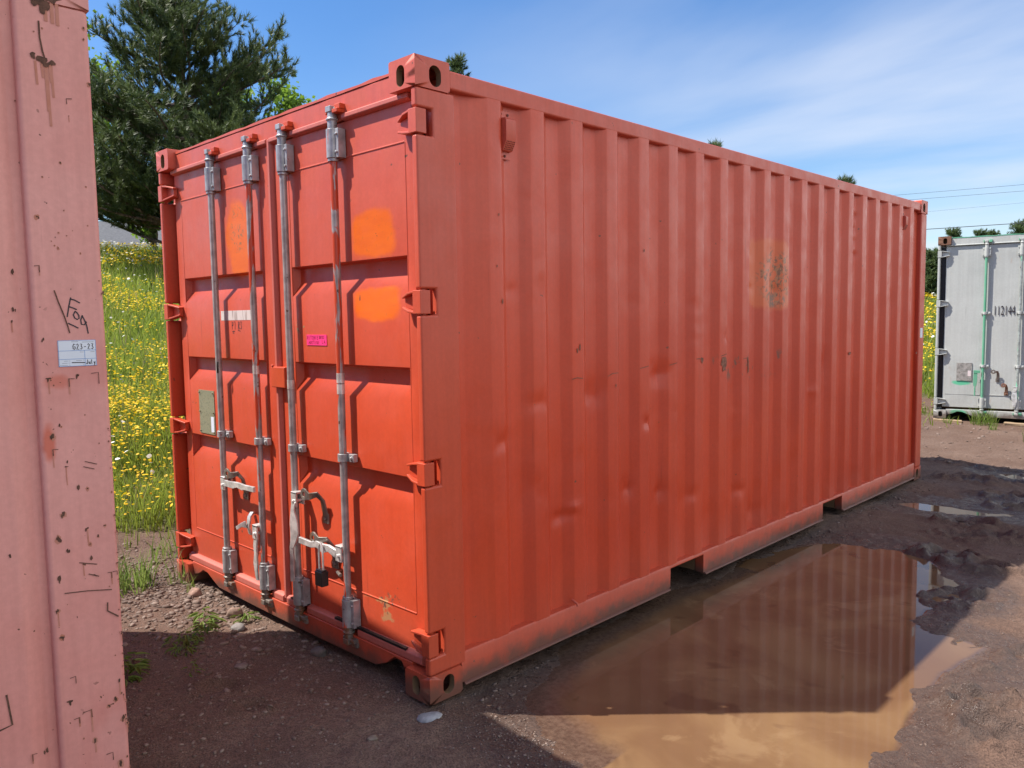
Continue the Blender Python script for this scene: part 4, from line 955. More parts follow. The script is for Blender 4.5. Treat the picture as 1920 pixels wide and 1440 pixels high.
for Ls, w in (([[(0.1336,1.6744),(0.1245,1.6405),(0.1122,1.6024),(0.1044,1.5718),(0.1007,1.5545)]], 0.0035), ([[(0.1308,2.4152),(0.1306,2.3723),(0.1261,2.3374),(0.1218,2.3196)]], 0.0045), ([[(0.1553,0.7973),(0.0953,0.7903),(0.0297,0.778)]], 0.0028), ([[(0.0429,0.7401),(0.0442,0.7156),(0.0154,0.6912)]], .004), ([[(0.112,.879),(.0658,.8645)]], .0026), ([[(.089,.8398),(.0627,.8271)]], .0028), ([[(.0814,1.1766),(.0496,1.1643)]], .0022), ([[(.0858,1.1614),(.0576,1.151)]], .0022)):
    strokes(m, PO, fu, fv, neg1(Ls), w, 0, 0.0024 + w * .05)
for k, (s, z, ra, rb) in enumerate([(0.125,2.470,.020,.012),(0.112,2.462,.016,.016),(0.140,2.462,.008,.010),(0.1504,2.3209,.009,.012),(0.128,2.312,.014,.012),(0.104,2.3087,.010,.008),(0.118,2.300,.012,.008),(0.103,2.487,.035,.018),(0.118,2.452,.010,.014)]): flake(m, PO, fu, fv, -s, z, ra, rb, 0, 0.0019 + k * 6e-5, 900 + k)
for k, (s, ln) in enumerate([(0.145,.06),(0.121,.13),(0.117,.17),(0.106,.09),(0.11,.05),(0.1295,.04)]): strokes(m, PO, fu, fv, [[(-s, 2.305), (-s + .001, 2.305 - ln * .6), (-s + .002, 2.305 - ln)]], 0.006, 1, 0.0007 + s * .001)
for s in (0.083, 0.096, 0.112): strokes(m, PO, fu, fv, [[(-s, 2.475), (-s, 2.40 + s * .2)]], 0.009, 1, 0.0008 + s * .001)
strokes(m, (-PW + .006, 0, 0), fu, fv, neg1([[(0.3152,0.542),(0.3062,0.453),(0.3387,0.4465)]]), 0.005, 0, 0.001)
m.build('rust_marks', [M['rust'], M['runs']], pink, smooth=False)

# ------------------------------------------------------------------ the grey container
ga = R(10); GZ = 0.042
gx, gy = -1.185 + W * math.cos(ga), 10.46 + W * math.sin(ga)
grey = empty('shipping_container', (gx, gy, GZ), ga, 'pale grey shipping container with green trim numbered 112144, behind on the right', 'shipping container', 'shipping containers')
gm = {'frame': M['grey'], 'side': M['grey'], ('casting', 1, 0, 1): M['rustbrown']}
shell(grey, W, L, H, gm, {0: (profL, ()), 1: (profL, ())})
front_frame(grey, W, H, {'frame': M['grey']}, M['green'])
GR = (-W + 0.60, -W + 1.015, -1.015, -0.60)
g1 = door_leaf(grey, -2.335, -1.226, -2.3, -1.3, M['grey'], trough=False); g2 = door_leaf(grey, -1.212, -0.10, -1.1, -0.14, M['grey'], trough=False)
for sx, d in ((1, g1), (0, g2)):
    for z in HZ: hinge(d, W, sx, z, M['grey'])
m = MB(); m.box(-2.395, -2.345, 0.080, 0.10, 0.15, 2.44); m.build('edge_strip', M['black'], g1, smooth=False)  # black strip set in the gap beside the left door leaf
gasket(g1, -2.33, -1.23, 2.462, 0.02, GR, M['grey']); gasket(g2, -1.21, -0.10, 2.462, 0.02, GR, M['grey'])
gh = {'housing': M['grey'], 'keeper': M['green'], 'lowcam': M['grey']}
for i, x in enumerate(GR): locking_rod(grey, x, gh, M['green'] if i == 0 else M['greygreen'], guides=(1.50, 0.76))
printed('112144', 0.185, g1, 'number', M['ink'], (-W + 0.700, 0.0535, 1.470), (R(90), 0, 0), 0.47)
m = MB(); m.box(-W + 0.275, -W + 0.465, 0.05, 0.058, 0.545, 0.80); pg = m.build('data_plate', simple('grey_data_plate', (0.30, 0.28, 0.26), 0.5, 0.3, 0.3, 30), g1, smooth=False)
m = MB(); m.box(-W + 0.415, -W + 0.455, 0.0485, 0.05, 0.61, 0.69); m.build('white_sticker', simple('pale_pink_sticker', (0.60, 0.50, 0.50)), pg, smooth=False)
m = MB(); m.box(GR[0] - 0.11, GR[0] - 0.03, -0.01, 0.01, 0.66, 0.70); m.bar([(GR[0] - 0.085, 0, 0.68), (GR[0] - 0.087, 0, 0.56), (GR[0] - 0.09, 0, 0.48)], [0.045, 0.05, 0.04], 0.012, (1, 0, 0)); m.tube([(GR[0] - 0.09, 0, 0.48), (GR[0] - 0.09, 0, 0.34)], 0.010, 8); m.build('handle', M['green'], grey, bevel=0.002)
m = MB(); x = GR[1]; handle_hub(m, x - 0.02, 0.014, 0.45); m.bar([(x - .03, 0, 0.43), (x - .03, -.008, 0.35), (x - .025, -.01, 0.28), (x - .03, -.01, 0.2)], [0.05, 0.07, 0.06, 0.03], 0.012, (1, 0, 0)); m.build('handle', M['zinc'], grey, bevel=0.002)
retainer(g1, -W + 0.78, 0.625, -0.05, 0.06, M['dull']); retainer(g1, -W + 0.885, 0.44, -0.03, 0.06, M['rustbrown'])

# ------------------------------------------------------------------ gravel, rocks, mud
def inst(bv, bf, pos, rot, scl, tilt=None):
    """copies of a base shape (numpy): pos (n,3), rot about z (n), scl (n,3)"""
    n = len(pos); c, s_ = np.cos(rot), np.sin(rot)
    v = bv[None] * scl[:, None, :]
    if tilt is not None:
        ct, st_ = np.cos(tilt)[:, None], np.sin(tilt)[:, None]
        y, z = v[..., 1] * ct - v[..., 2] * st_, v[..., 1] * st_ + v[..., 2] * ct
        v = np.stack([v[..., 0], y, z], -1)
    x = v[..., 0] * c[:, None] - v[..., 1] * s_[:, None]; y = v[..., 0] * s_[:, None] + v[..., 1] * c[:, None]
    V = np.stack([x, y, v[..., 2]], -1) + pos[:, None, :]
    F = bf[None] + (np.arange(n) * len(bv))[:, None, None]
    return V.reshape(-1, 3), F.reshape(-1, 3)
bm = bmesh.new(); bmesh.ops.create_icosphere(bm, subdivisions=1, radius=1)
ICO = np.array([v.co[:] for v in bm.verts]); ICF = np.array([[v.index for v in f.verts] for f in bm.faces]); bm.free()
def rmat(name, lo, hi, sat=1):
    g = G(name, 0.85, 0, 0.3); r = g.attr('rnd')
    c = g.mix(r, lo, hi); c = g.mix(g.step(g.noise(60, 4), 0.35, 0.7, 0, 0.35), c, (0.10, 0.075, 0.06)); g.col(c)
    g.nor(g.bump(g.noise(90, 3), 0.3, 0.003)); return g.m
M['pebble'] = rmat('pebble_stone', (0.105, 0.070, 0.056), (0.24, 0.18, 0.148))
def pebbles(n, fx, fy, smin, smax, pw):
    x = fx(n); y = fy(n); keep = np.ones(n, bool)
    keep &= ~((x > -2.42) & (x < -0.02) & (y > 0.06) & (y < 6.05)); keep &= ~((x < -0.02) & (y < -1.0) & (x > -2.3))
    for poly, zw in PUD: keep &= polyd(poly, x, y) < -0.02
    x, y = x[keep], y[keep]; n = len(x)
    s_ = smin + (smax - smin) * rng.random(n) ** pw
    sc = np.stack([s_ * rng.uniform(.8, 1.4, n), s_ * rng.uniform(.6, 1, n), s_ * rng.uniform(.35, .65, n)], -1)
    z = height(x, y) + sc[:, 2] * rng.uniform(-.1, .45, n)
    return inst(ICO * (1 + 0.18 * rng.standard_normal(ICO.shape)), ICF, np.stack([x, y, z], -1), rng.uniform(0, 6.28, n), sc, rng.normal(0, .3, n)), np.repeat(rng.random(n), len(ICO))
parts = []
parts.append(pebbles(2600, lambda n: rng.normal(-2.1, .55, n), lambda n: rng.normal(-0.10, .26, n), .003, .022, 2.6))
parts.append(pebbles(1700, lambda n: rng.uniform(-3.4, -0.1, n), lambda n: rng.uniform(-1.0, 0.06, n), .003, .014, 3))
parts.append(pebbles(2600, lambda n: rng.uniform(-0.1, 2.6, n), lambda n: rng.uniform(-0.9, 7.5, n), .002, .009, 3.5))
parts.append(pebbles(700, lambda n: np.abs(rng.normal(0.05, .10, n)), lambda n: rng.uniform(0.1, 6.2, n), .003, .013, 3))
parts.append(pebbles(5200, lambda n: rng.uniform(-2.4, 1.2, n), lambda n: rng.uniform(-1.25, 0.1, n), .0015, .006, 2.5))
parts.append(pebbles(700, lambda n: rng.normal(0.42, .2, n), lambda n: rng.normal(0.13, .09, n), .002, .007, 2.5))
parts.append(pebbles(1300, lambda n: rng.uniform(-3, 3, n), lambda n: rng.uniform(6.5, 13, n), .008, .035, 4))
o = 0; VV, FF, RR = [], [], []
for (v, f), r in parts: VV.append(v); FF.append(f + o); RR.append(r); o += len(v)
tag(fast('gravel', np.concatenate(VV), np.concatenate(FF), M['pebble'], {'rnd': np.concatenate(RR)}), 'loose small stones scattered over the dirt yard round the containers', 'gravel', kind='stuff')

def rock(x, y, s, flat, c, label, rz=0.0, seed=0):
    bm = bmesh.new(); bmesh.ops.create_icosphere(bm, subdivisions=3, radius=1)
    rr = random.Random(seed); off = Vector((rr.uniform(0, 9), rr.uniform(0, 9), rr.uniform(0, 9)))
    from mathutils import noise as mn
    for v in bm.verts:
        k = 1 + 0.28 * mn.noise(v.co * 1.1 + off) + 0.12 * mn.noise(v.co * 2.9 + off); v.co = Vector((v.co.x * k * s, v.co.y * k * s * 0.72, v.co.z * k * s * flat))
    me = bpy.data.meshes.new('rock'); bm.to_mesh(me); bm.free(); me.polygons.foreach_set('use_smooth', [True] * len(me.polygons))
    ob = bpy.data.objects.new('rock', me); COL.objects.link(ob); ob.location = (x, y, h1(x, y) + s * flat * 0.45); ob.rotation_euler = (0.1, -0.08, rz)
    me.materials.append(simple('rock_stone', c, 0.9, 0, 0.3, 25, 0.3)); tag(ob, label, 'rock', 'rocks lying by the container doors')
rock(-2.06, -0.06, 0.042, 0.75, (0.27, 0.17, 0.13), 'round brown rock by the foot of the far left corner casting', 0.3, 1)
rock(-1.60, -0.045, 0.044, 0.8, (0.22, 0.145, 0.11), 'tan rock in the sun in front of the door sill', 1.2, 2)
rock(-1.40, -0.13, 0.040, 0.5, (0.19, 0.175, 0.165), 'flat grey rock beside small weeds at the edge of the shade', 0.6, 3)
rock(-0.80, -0.02, 0.045, 0.6, (0.085, 0.07, 0.065), 'dark rock under the middle of the door sill in the shade', 0.2, 4)
rock(0.045, -0.050, 0.050, 0.28, (0.25, 0.25, 0.255), 'flat light grey stone chip in front of the near corner casting', 0.75, 5)
rock(-0.93, -0.35, 0.032, 0.35, (0.15, 0.115, 0.10), 'small flat buff stone pressed into shaded dirt', 0.5, 6)
rock(0.02, -0.30, 0.022, 0.4, (0.19, 0.15, 0.11), 'little tan stone on the shaded dirt near the lower frame edge', 0.1, 7)

# ------------------------------------------------------------------ meadow grass, flowers, weeds
def leafmat(name, c0, c1, trans=0.35, rough=0.55):
    g = G(name, rough, 0, 0.3); r = g.attr('rnd'); c = g.mix(r, c0, c1); g.col(c)
    t = g.t.nodes.new('ShaderNodeBsdfTranslucent'); g.put(t.inputs['Color'], g.mix(0.5, c, tuple(min(1, v * 1.6) for v in c1)))
    mxs = g.t.nodes.new('ShaderNodeMixShader'); mxs.inputs[0].default_value = trans
    g.t.links.new(g.b.outputs[0], mxs.inputs[1]); g.t.links.new(t.outputs[0], mxs.inputs[2]); g.t.links.new(mxs.outputs[0], g.o.inputs[0])
    return g.m
M['grass'] = leafmat('meadow_grass', (0.105, 0.175, 0.018), (0.26, 0.31, 0.05), 0.45)
M['weed'] = leafmat('weed_leaf', (0.09, 0.16, 0.022), (0.20, 0.26, 0.06), 0.4)
M['dry'] = leafmat('dry_stalk', (0.24, 0.19, 0.10), (0.36, 0.30, 0.17), 0.25)
def petal(name, c0, c1): return leafmat(name, c0, c1, 0.25, 0.6)
M['yellow'] = petal('yellow_petals', (0.60, 0.36, 0.008), (0.78, 0.55, 0.02))
M['white'] = petal('white_petals', (0.65, 0.65, 0.60), (0.78, 0.78, 0.74))
M['violet'] = petal('violet_petals', (0.16, 0.12, 0.34), (0.26, 0.20, 0.42))
def blades(x, y, z, hgt, wid, lean, an=None):
    """bent 3-triangle blades"""
    n = len(x); an = rng.uniform(0, 6.283, n) if an is None else an
    la = rng.uniform(0, 6.283, n); lx, ly = np.cos(la) * lean * hgt, np.sin(la) * lean * hgt
    wx, wy = np.cos(an) * wid / 2, np.sin(an) * wid / 2
    p = lambda dx, dy, dz: np.stack([x + dx, y + dy, z + dz], -1)
    V = np.stack([p(-wx, -wy, -.01), p(wx, wy, -.01), p(-wx * .8 + lx * .35, -wy * .8 + ly * .35, hgt * .55), p(wx * .8 + lx * .35, wy * .8 + ly * .35, hgt * .55), p(lx, ly, hgt)], 1)
    F = np.array([[0, 1, 3], [0, 3, 2], [2, 3, 4]])[None] + (np.arange(n) * 5)[:, None, None]
    return V.reshape(-1, 3), F.reshape(-1, 3)
def sector(n, a0, a1, r0, r1):
    a = R(1) * rng.uniform(a0, a1, n); r = np.exp(rng.uniform(math.log(r0), math.log(r1), n))
    x, y = CAM.x + np.sin(a) * r, CAM.y + np.cos(a) * r
    d = meadow_d(x, y) + 0.55 * fbm(x * 1.1, y * 1.1, 91, 3)
    return x, y, r, d
def keepm(x, y, d):
    k = (d > 0.30) | ((d > -0.75) & (rng.random(len(x)) < .10))
    k &= ~((x > -2.5) & (x < 0.1) & (y > -0.1) & (y < 6.2)); k &= ~((x > -2.4) & (y < -0.95))
    u = (x - (-1.185)) * math.cos(ga) + (y - 10.46) * math.sin(ga); v = -(x + 1.185) * math.sin(ga) + (y - 10.46) * math.cos(ga)
    k &= ~((u > -0.02) & (u < 2.5) & (v > -0.05) & (v < 6.1)); return k
SECT = [(70000, -86, -52, 6, 40), (36000, -29, -10, 12, 100)]
P_ = [sector(*q) for q in SECT]
gx_, gy_, gr_, gd_ = (np.concatenate([p[i] for p in P_]) for i in range(4))
k = keepm(gx_, gy_, gd_); gx_, gy_, gr_, gd_ = gx_[k], gy_[k], gr_[k], gd_[k]
zg = height(gx_, gy_)
tall = sst(0, 1.6, gd_)
hg = (0.10 + 0.26 * tall) * rng.uniform(.55, 1.25, len(gx_)) * (1 + 0.25 * fbm(gx_ * .8, gy_ * .8, 5, 2))
wg = np.maximum(0.0055, gr_ * 0.0011) * rng.uniform(.7, 1.4, len(gx_))
V, F = blades(gx_, gy_, zg, hg, wg, rng.uniform(.1, .7, len(gx_)))
tag(fast('grass', V, F, M['grass'], {'rnd': np.repeat(np.clip(0.5 + 0.35 * fbm(gx_ * .5, gy_ * .5, 17, 3) + rng.normal(0, .2, len(gx_)), 0, 1), 5)}), 'tall green meadow grass on the rising slope behind the containers', 'grass', kind='stuff')
j = (rng.random(len(gx_)) < 0.035) & (gd_ > .2)
V, F = blades(gx_[j], gy_[j], zg[j], hg[j] * 1.5, wg[j] * .6, rng.uniform(.05, .35, j.sum()))
tag(fast('dry_grass', V, F, M['dry'], {'rnd': np.repeat(rng.random(j.sum()), 5)}), 'thin pale dry grass stalks standing among the green meadow', 'dry grass', kind='stuff')
def flowers(n, seed, lo, hi, size, mat, name, label, pw, hmul=1.0, far=None):
    q = [sector(int(n * f), *s_[1:]) for f, s_ in ((.72, SECT[0]), (.28, SECT[1]))]
    x, y, r, d = (np.concatenate([p[i] for p in q]) for i in range(4))
    pt = fbm(x * 0.55, y * 0.55, seed, 3) + 0.5 * fbm(x * 2.2, y * 2.2, seed + 9, 2)
    k = keepm(x, y, d) & (d > 0.4) & (rng.random(len(x)) < np.clip((pt - lo) / (hi - lo), 0, 1) ** pw * (.25 + .75 * sst(.4, 2.6, d)))
    if far: k &= rng.random(len(x)) < sst(far[0], far[1], r)
    x, y, r, d = x[k], y[k], r[k], d[k]; n = len(x)
    z = height(x, y) + (0.10 + 0.26 * sst(0, 1.6, d)) * rng.uniform(.85, 1.25, n) * hmul
    s_ = size * rng.uniform(.7, 1.25, n) * np.maximum(1, r / 14)
    ang = np.arange(7) * 2 * math.pi / 7
    base = np.concatenate([[[0, 0, 0.25]], np.stack([np.cos(ang) * (1 + .12 * np.cos(3 * ang)), np.sin(ang), np.zeros(7)], -1)])
    bf = np.array([[0, 1 + i, 1 + (i + 1) % 7] for i in range(7)])
    V, F = inst(base, bf, np.stack([x, y, z], -1), rng.uniform(0, 6.28, n), np.stack([s_, s_, s_], -1), rng.normal(0.35, .45, n))
    return tag(fast(name, V, F, mat, {'rnd': np.repeat(rng.random(n), 8)}), label, 'flowers', kind='stuff')
flowers(105000, 201, -0.50, 0.55, 0.0135, M['yellow'], 'yellow_flowers', 'drifts of small yellow wildflowers across the meadow slope', 1.0)
flowers(5200, 231, 0.1, 1.0, 0.019, M['white'], 'white_daisies', 'white daisies dotted through the meadow, thickest near its crest', 1.0, 1.05)
flowers(5200, 237, -0.9, 0.2, 0.019, M['white'], 'white_daisies', 'band of white daisies along the top of the meadow', 1.0, 1.1, (19, 25))
flowers(3000, 261, 0.35, 1.0, 0.014, M['violet'], 'violet_flowers', 'sparse violet wildflowers low in the meadow', 1.0, 0.85)

def weed(x, y, rad, hgt, n, label, kind='blade', seed=0, dry=0.1):
    t = empty('weed_plant', (x, y, h1(x, y)), 0, label, 'weed', 'weeds growing in the yard')
    a = rng.uniform(0, 6.28, n); r = rad * np.sqrt(rng.random(n)) * 0.55
    px, py = np.cos(a) * r, np.sin(a) * r
    pz = height(x + px, y + py) - t.location.z
    if kind == 'blade':
        V, F = blades(px, py, pz, hgt * rng.uniform(.45, 1.15, n), 0.0065 * rng.uniform(.7, 1.5, n), rng.uniform(.15, 1.0, n)); rep = 5
    else:
        # broad leaves on short stalks
        le = np.linspace(0, 1, 5); wv = np.sin(np.pi * (0.12 + 0.88 * le)) * 0.5; wv[-1] = 0.02
        bv = np.concatenate([np.stack([le, wv, -0.35 * le ** 2 + .05], -1), np.stack([le, -wv, -0.35 * le ** 2 + .05], -1), np.stack([le, 0 * le, -0.35 * le ** 2], -1)])
        bf = []
        for i in range(4):
            for u in (0, 5): bf += [[u + i, u + i + 1, 10 + i + 1], [u + i, 10 + i + 1, 10 + i]]
        s_ = hgt * rng.uniform(.35, .8, n)
        pos = np.stack([px, py, pz + hgt * rng.uniform(.08, .8, n)], -1)
        V, F = inst(bv, np.array(bf), pos, a + rng.normal(0, .7, n), np.stack([s_, s_ * .38, s_], -1), rng.normal(0, .4, n)); rep = 15
    fast('leaves', V, F, M['weed'], {'rnd': np.repeat(np.clip(rng.normal(.5, .3, n), 0, 1), rep)}, t)
    ns = max(3, n // 14); a = rng.uniform(0, 6.28, ns)
    V, F = blades(np.cos(a) * rad * .25, np.sin(a) * rad * .25, np.zeros(ns), hgt * rng.uniform(.7, 1.4, ns), np.full(ns, .004), rng.uniform(.2, .6, ns))
    fast('stems', V, F, M['dry'] if dry > .3 else M['weed'], {'rnd': np.repeat(rng.random(ns), 5)}, t)
    return t
weed(-2.47, -0.30, 0.30, 0.22, 150, 'large bright green weed tuft between the pink container and the red doors')
weed(-2.36, -0.03, 0.10, 0.20, 22, 'few tall grass stems against the far left corner casting', dry=.5)
weed(-2.14, -0.05, 0.06, 0.13, 9, 'thin grass wisp in front of the notch in the door sill', dry=.5)
weed(-2.95, 0.16, 0.30, 0.16, 50, 'loose grass tuft at the sunny foot of the meadow')
weed(-1.58, -0.22, 0.11, 0.085, 34, 'low leafy weed half in the sun where the container shade begins', 'leaf')
weed(-1.47, -0.27, 0.09, 0.07, 26, 'small broad-leaved weed just inside the shade edge', 'leaf')
weed(-1.42, -0.40, 0.15, 0.07, 44, 'flat leafy weed sprawling on shaded dirt', 'leaf')
weed(-1.30, -0.46, 0.10, 0.07, 26, 'leafy weed sprig at the right end of the sprawling shaded weeds', 'leaf')
weed(-1.05, -0.52, 0.06, 0.055, 9, 'single seedling with a few leaves on bare shaded dirt', 'leaf')
weed(-1.30, -0.78, 0.24, 0.09, 80, 'dull shaded weed patch beside the pink container edge', 'leaf')
weed(-1.48, -0.05, 0.09, 0.07, 20, 'tiny sunlit weed among the gravel by the tan rock', 'leaf')
weed(-0.52, 10.42, 0.30, 0.24, 120, 'green grass tuft in front of the grey container doors')
weed(-0.30, 9.95, 0.12, 0.10, 26, 'small weed on the dirt below the grey container')
weed(0.28, 9.1, 0.14, 0.22, 26, 'lone pale weed on the sunny dirt at the right edge')
weed(-1.42, 9.9, 0.3, 0.2, 90, 'grass tuft at the foot of the meadow left of the grey container')
weed(-0.95, 10.28, 0.1, 0.12, 24, 'little grass sprig by the grey corner casting')
def plank(x, y, l, w, rz, label, tilt=0.03):
    m = MB(); n = 12
    top = [(-l / 2 + l * i / n, w / 2 * (1 + 0.25 * math.sin(i * 2.3))) for i in range(n + 1)]; bot = [(a, -w / 2 * (1 + 0.2 * math.sin(a * 9))) for a, _ in top][::-1]
    m.prism(top + bot, 2, 0, 0.034); ob = m.build('wood_plank', M['wood'], None, bevel=0.004)
    ob.location = (x, y, h1(x, y) - 0.002); ob.rotation_euler = (0, tilt, rz); tag(ob, label, 'plank', 'planks under the grey container')
g = G('weathered_wood', 0.85); g.col(g.mix(g.step(g.noise(1, 5, 0.6, st=(4, 60, 60)), 0.35, 0.65), (0.20, 0.13, 0.075), (0.40, 0.29, 0.18))); g.nor(g.bump(g.noise(1, 4, 0.6, st=(5, 80, 80)), 0.4, 0.004)); M['wood'] = g.m
plank(-0.98, 10.40, 0.36, 0.12, ga + 0.1, 'short split wood plank wedged beside the grey corner casting')
plank(0.10, 10.66, 0.85, 0.12, ga - 0.03, 'long wood plank lying under the grey container door sill')

# ------------------------------------------------------------------ trees
M['needle'] = leafmat('pine_needles', (0.028, 0.056, 0.021), (0.110, 0.148, 0.048), 0.22)
M['needle_far'] = leafmat('light_needles', (0.040, 0.075, 0.026), (0.11, 0.15, 0.05), 0.25)
M['leafy'] = leafmat('maple_leaves', (0.075, 0.15, 0.015), (0.17, 0.27, 0.035), 0.45)
g = G('pine_bark', 0.95); g.col(g.mix(g.step(g.noise(1, 5, 0.6, st=(14, 14, 4)), 0.35, 0.65), (0.045, 0.033, 0.026), (0.15, 0.11, 0.09))); g.nor(g.bump(g.noise(1, 5, 0.6, st=(18, 18, 5)), 0.8, 0.03)); M['bark'] = g.m
def tuft(n, ln, wd, axis):
    """one brush of needles round a short twig along +x (local)"""
    t = rng.random(n); a = rng.uniform(0, 6.28, n); sp = R(1) * rng.uniform(22, 62, n)
    b = np.stack([t * axis, np.zeros(n), np.zeros(n)], -1)
    d = np.stack([np.cos(sp), np.sin(sp) * np.cos(a), np.sin(sp) * np.sin(a)], -1) * (ln * rng.uniform(.7, 1.1, n))[:, None]
    w = np.stack([np.zeros(n), -np.sin(a), np.cos(a)], -1) * wd / 2
    V = np.stack([b - w, b + w, b + d], 1).reshape(-1, 3); return V, np.arange(3 * n).reshape(-1, 3)
def orient(bv, bf, pos, dr, scl):
    dr = dr / np.linalg.norm(dr, axis=1, keepdims=True); ref = np.where(np.abs(dr[:, 2:3]) > .9, [[1., 0, 0]], [[0, 0, 1.]])
    s_ = np.cross(ref, dr); s_ /= np.linalg.norm(s_, axis=1, keepdims=True); u = np.cross(dr, s_)
    ro = rng.uniform(0, 6.28, len(pos)); c, q = np.cos(ro)[:, None], np.sin(ro)[:, None]; s2, u2 = s_ * c + u * q, u * c - s_ * q
    V = pos[:, None] + scl[:, None, None] * (bv[None, :, 0:1] * dr[:, None] + bv[None, :, 1:2] * s2[:, None] + bv[None, :, 2:3] * u2[:, None])
    return V.reshape(-1, 3), (bf[None] + (np.arange(len(pos)) * len(bv))[:, None, None]).reshape(-1, 3)
def pine(x, y, hgt, rad, label, prof, nwh=26, per=5, tn=26, tl=.17, tw=.014, step=.17, group='pines behind the containers', name='pine_tree', zlow=.08, mat='needle', seedv=1, up=.35):
    rr = np.random.default_rng(seedv); base = h1(x, y) - .1
    t = empty(name, (x, y, base), 0, label, 'tree', group)
    trunk = MB(); r0 = hgt * .017 + .02
    lean = rr.normal(0, .012, (9, 2)).cumsum(0) * hgt * .35
    tp = [(lean[i, 0], lean[i, 1], hgt * i / 8 * .985) for i in range(9)]
    trunk.tube(tp, [r0 * (1 - .93 * i / 8) for i in range(9)], 9)
    pos, dirs, scl = [], [], []
    def at(z):
        f = min(7.999, z / hgt / .985 * 8); i = int(f); q = f - i
        return np.array(tp[i]) * (1 - q) + np.array(tp[i + 1]) * q
    for w in range(nwh):
        f = zlow + (1 - zlow) * (w + .3 * rr.random()) / nwh; z = f * hgt; L0 = rad * prof(f)
        for k_ in range(per + (rr.random() < .4)):
            a = rr.uniform(0, 6.28); L = max(.18, L0 * rr.uniform(.55, 1.18)); n = max(3, int(L / .3)); p = at(z); pts = [p.copy()]
            el = rr.uniform(-.12, .30) + .55 * max(0, f - .55); bend = up * rr.uniform(.5, 1.5) / n
            for i in range(n):
                a += rr.normal(0, .10); el += bend; p = p + np.array([math.cos(a) * math.cos(el), math.sin(a) * math.cos(el), math.sin(el)]) * L / n; pts.append(p.copy())
            trunk.tube(pts, [max(.006, .016 * L * (1 - .85 * i / n) + .004) for i in range(n + 1)], 5)
            pts = np.array(pts)
            for i in range(1, n + 1):
                q0 = i / n
                if q0 < .28: continue
                dmain = pts[i] - pts[i - 1]; dmain /= np.linalg.norm(dmain)
                pos.append(pts[i]); dirs.append(dmain + [0, 0, .4]); scl.append(rr.uniform(.85, 1.2))
                if q0 > .6: pos.append(pts[i] + rr.normal(0, .05, 3)); dirs.append(np.array([0, 0, 1.]) + rr.normal(0, .3, 3)); scl.append(rr.uniform(.8, 1.2))
                for sd in (-1, 1):
                    if rr.random() < .12: continue
                    sl_ = L * .42 * (1.15 - q0 * .75) * rr.uniform(.5, 1.2); ns = max(1, int(sl_ / step))
                    sdv = np.array([-dmain[1] * sd, dmain[0] * sd, 0]) * .85 + dmain * .6 + [0, 0, rr.uniform(-.1, .35)]; sdv /= np.linalg.norm(sdv); p = pts[i].copy()
                    for s_ in range(ns):
                        p = p + sdv * step; sdv = sdv + [0, 0, .10]; sdv /= np.linalg.norm(sdv)
                        pos.append(p + rr.normal(0, .03, 3)); dirs.append(sdv + [0, 0, .25] + rr.normal(0, .25, 3)); scl.append(rr.uniform(.75, 1.2))
    pos.append(np.array(tp[-1])); dirs.append(np.array([0, 0, 1.])); scl.append(1.3)
    pos, dirs, scl = np.array(pos), np.array(dirs), np.array(scl)
    bv, bf = tuft(tn, tl, tw, tl * 1.25); V, F = orient(bv, bf, pos, dirs, scl)
    tr = trunk.build('trunk', M['bark'], t, smooth=True, weld=False)
    cr_ = np.clip(0.45 + .30 * rr.standard_normal(len(pos)) + .3 * fbm(pos[:, 0] * 1.3 + pos[:, 1], pos[:, 2] * 1.3, 3, 2), 0, 1)
    fast('crown', V, F, M[mat], {'rnd': np.repeat(cr_, len(bv))}, t)
    return t
def polar(px, dist):
    """ground point seen in the direction of image column px (1920 wide) at a given distance"""
    v = cf + cr * ((px - 960) / 1489.72); v.z = 0; v.normalize(); return CAM.x + v.x * dist, CAM.y + v.y * dist
def bigprof(f): return np.interp(f, [0, .08, .2, .36, .5, .62, .74, .86, .95, 1], [.75, .95, 1.0, .98, .88, .80, .66, .50, .26, .06])
x, y = polar(376, 24)
pine(x, y, 7.35, 3.55, 'big dark green pine towering behind the left end of the red container', bigprof, 26, 6, 34, .165, .021, .115, zlow=.10, seedv=3, up=.42)
def spire(f): return np.interp(f, [0, .1, .6, .85, 1], [.9, 1.0, .5, .2, .03])
def cone(f): return np.interp(f, [0, .1, .5, 1], [.9, 1.0, .62, .04])
for px, di, top, lab, sd in ((872, 42, 116, 'pine tip showing above the near corner of the red container roof', 5), (1330, 48, 272, 'small pine tip poking over the middle of the red container roof', 6), (1580, 52, 350, 'tiny pine tip just above the far part of the red roof', 7)):
    x, y = polar(px, di); z = 1.58 + (603 - (px - 200) * .0145 - top) / 1489.72 * di * .97
    pine(x, y, z - h1(x, y) + (.25 if px < 1000 else -.1), (z - h1(x, y)) * .22, lab, spire, 26, 5, 22, .22, .028, .20, seedv=sd, up=.4, mat='needle_far')
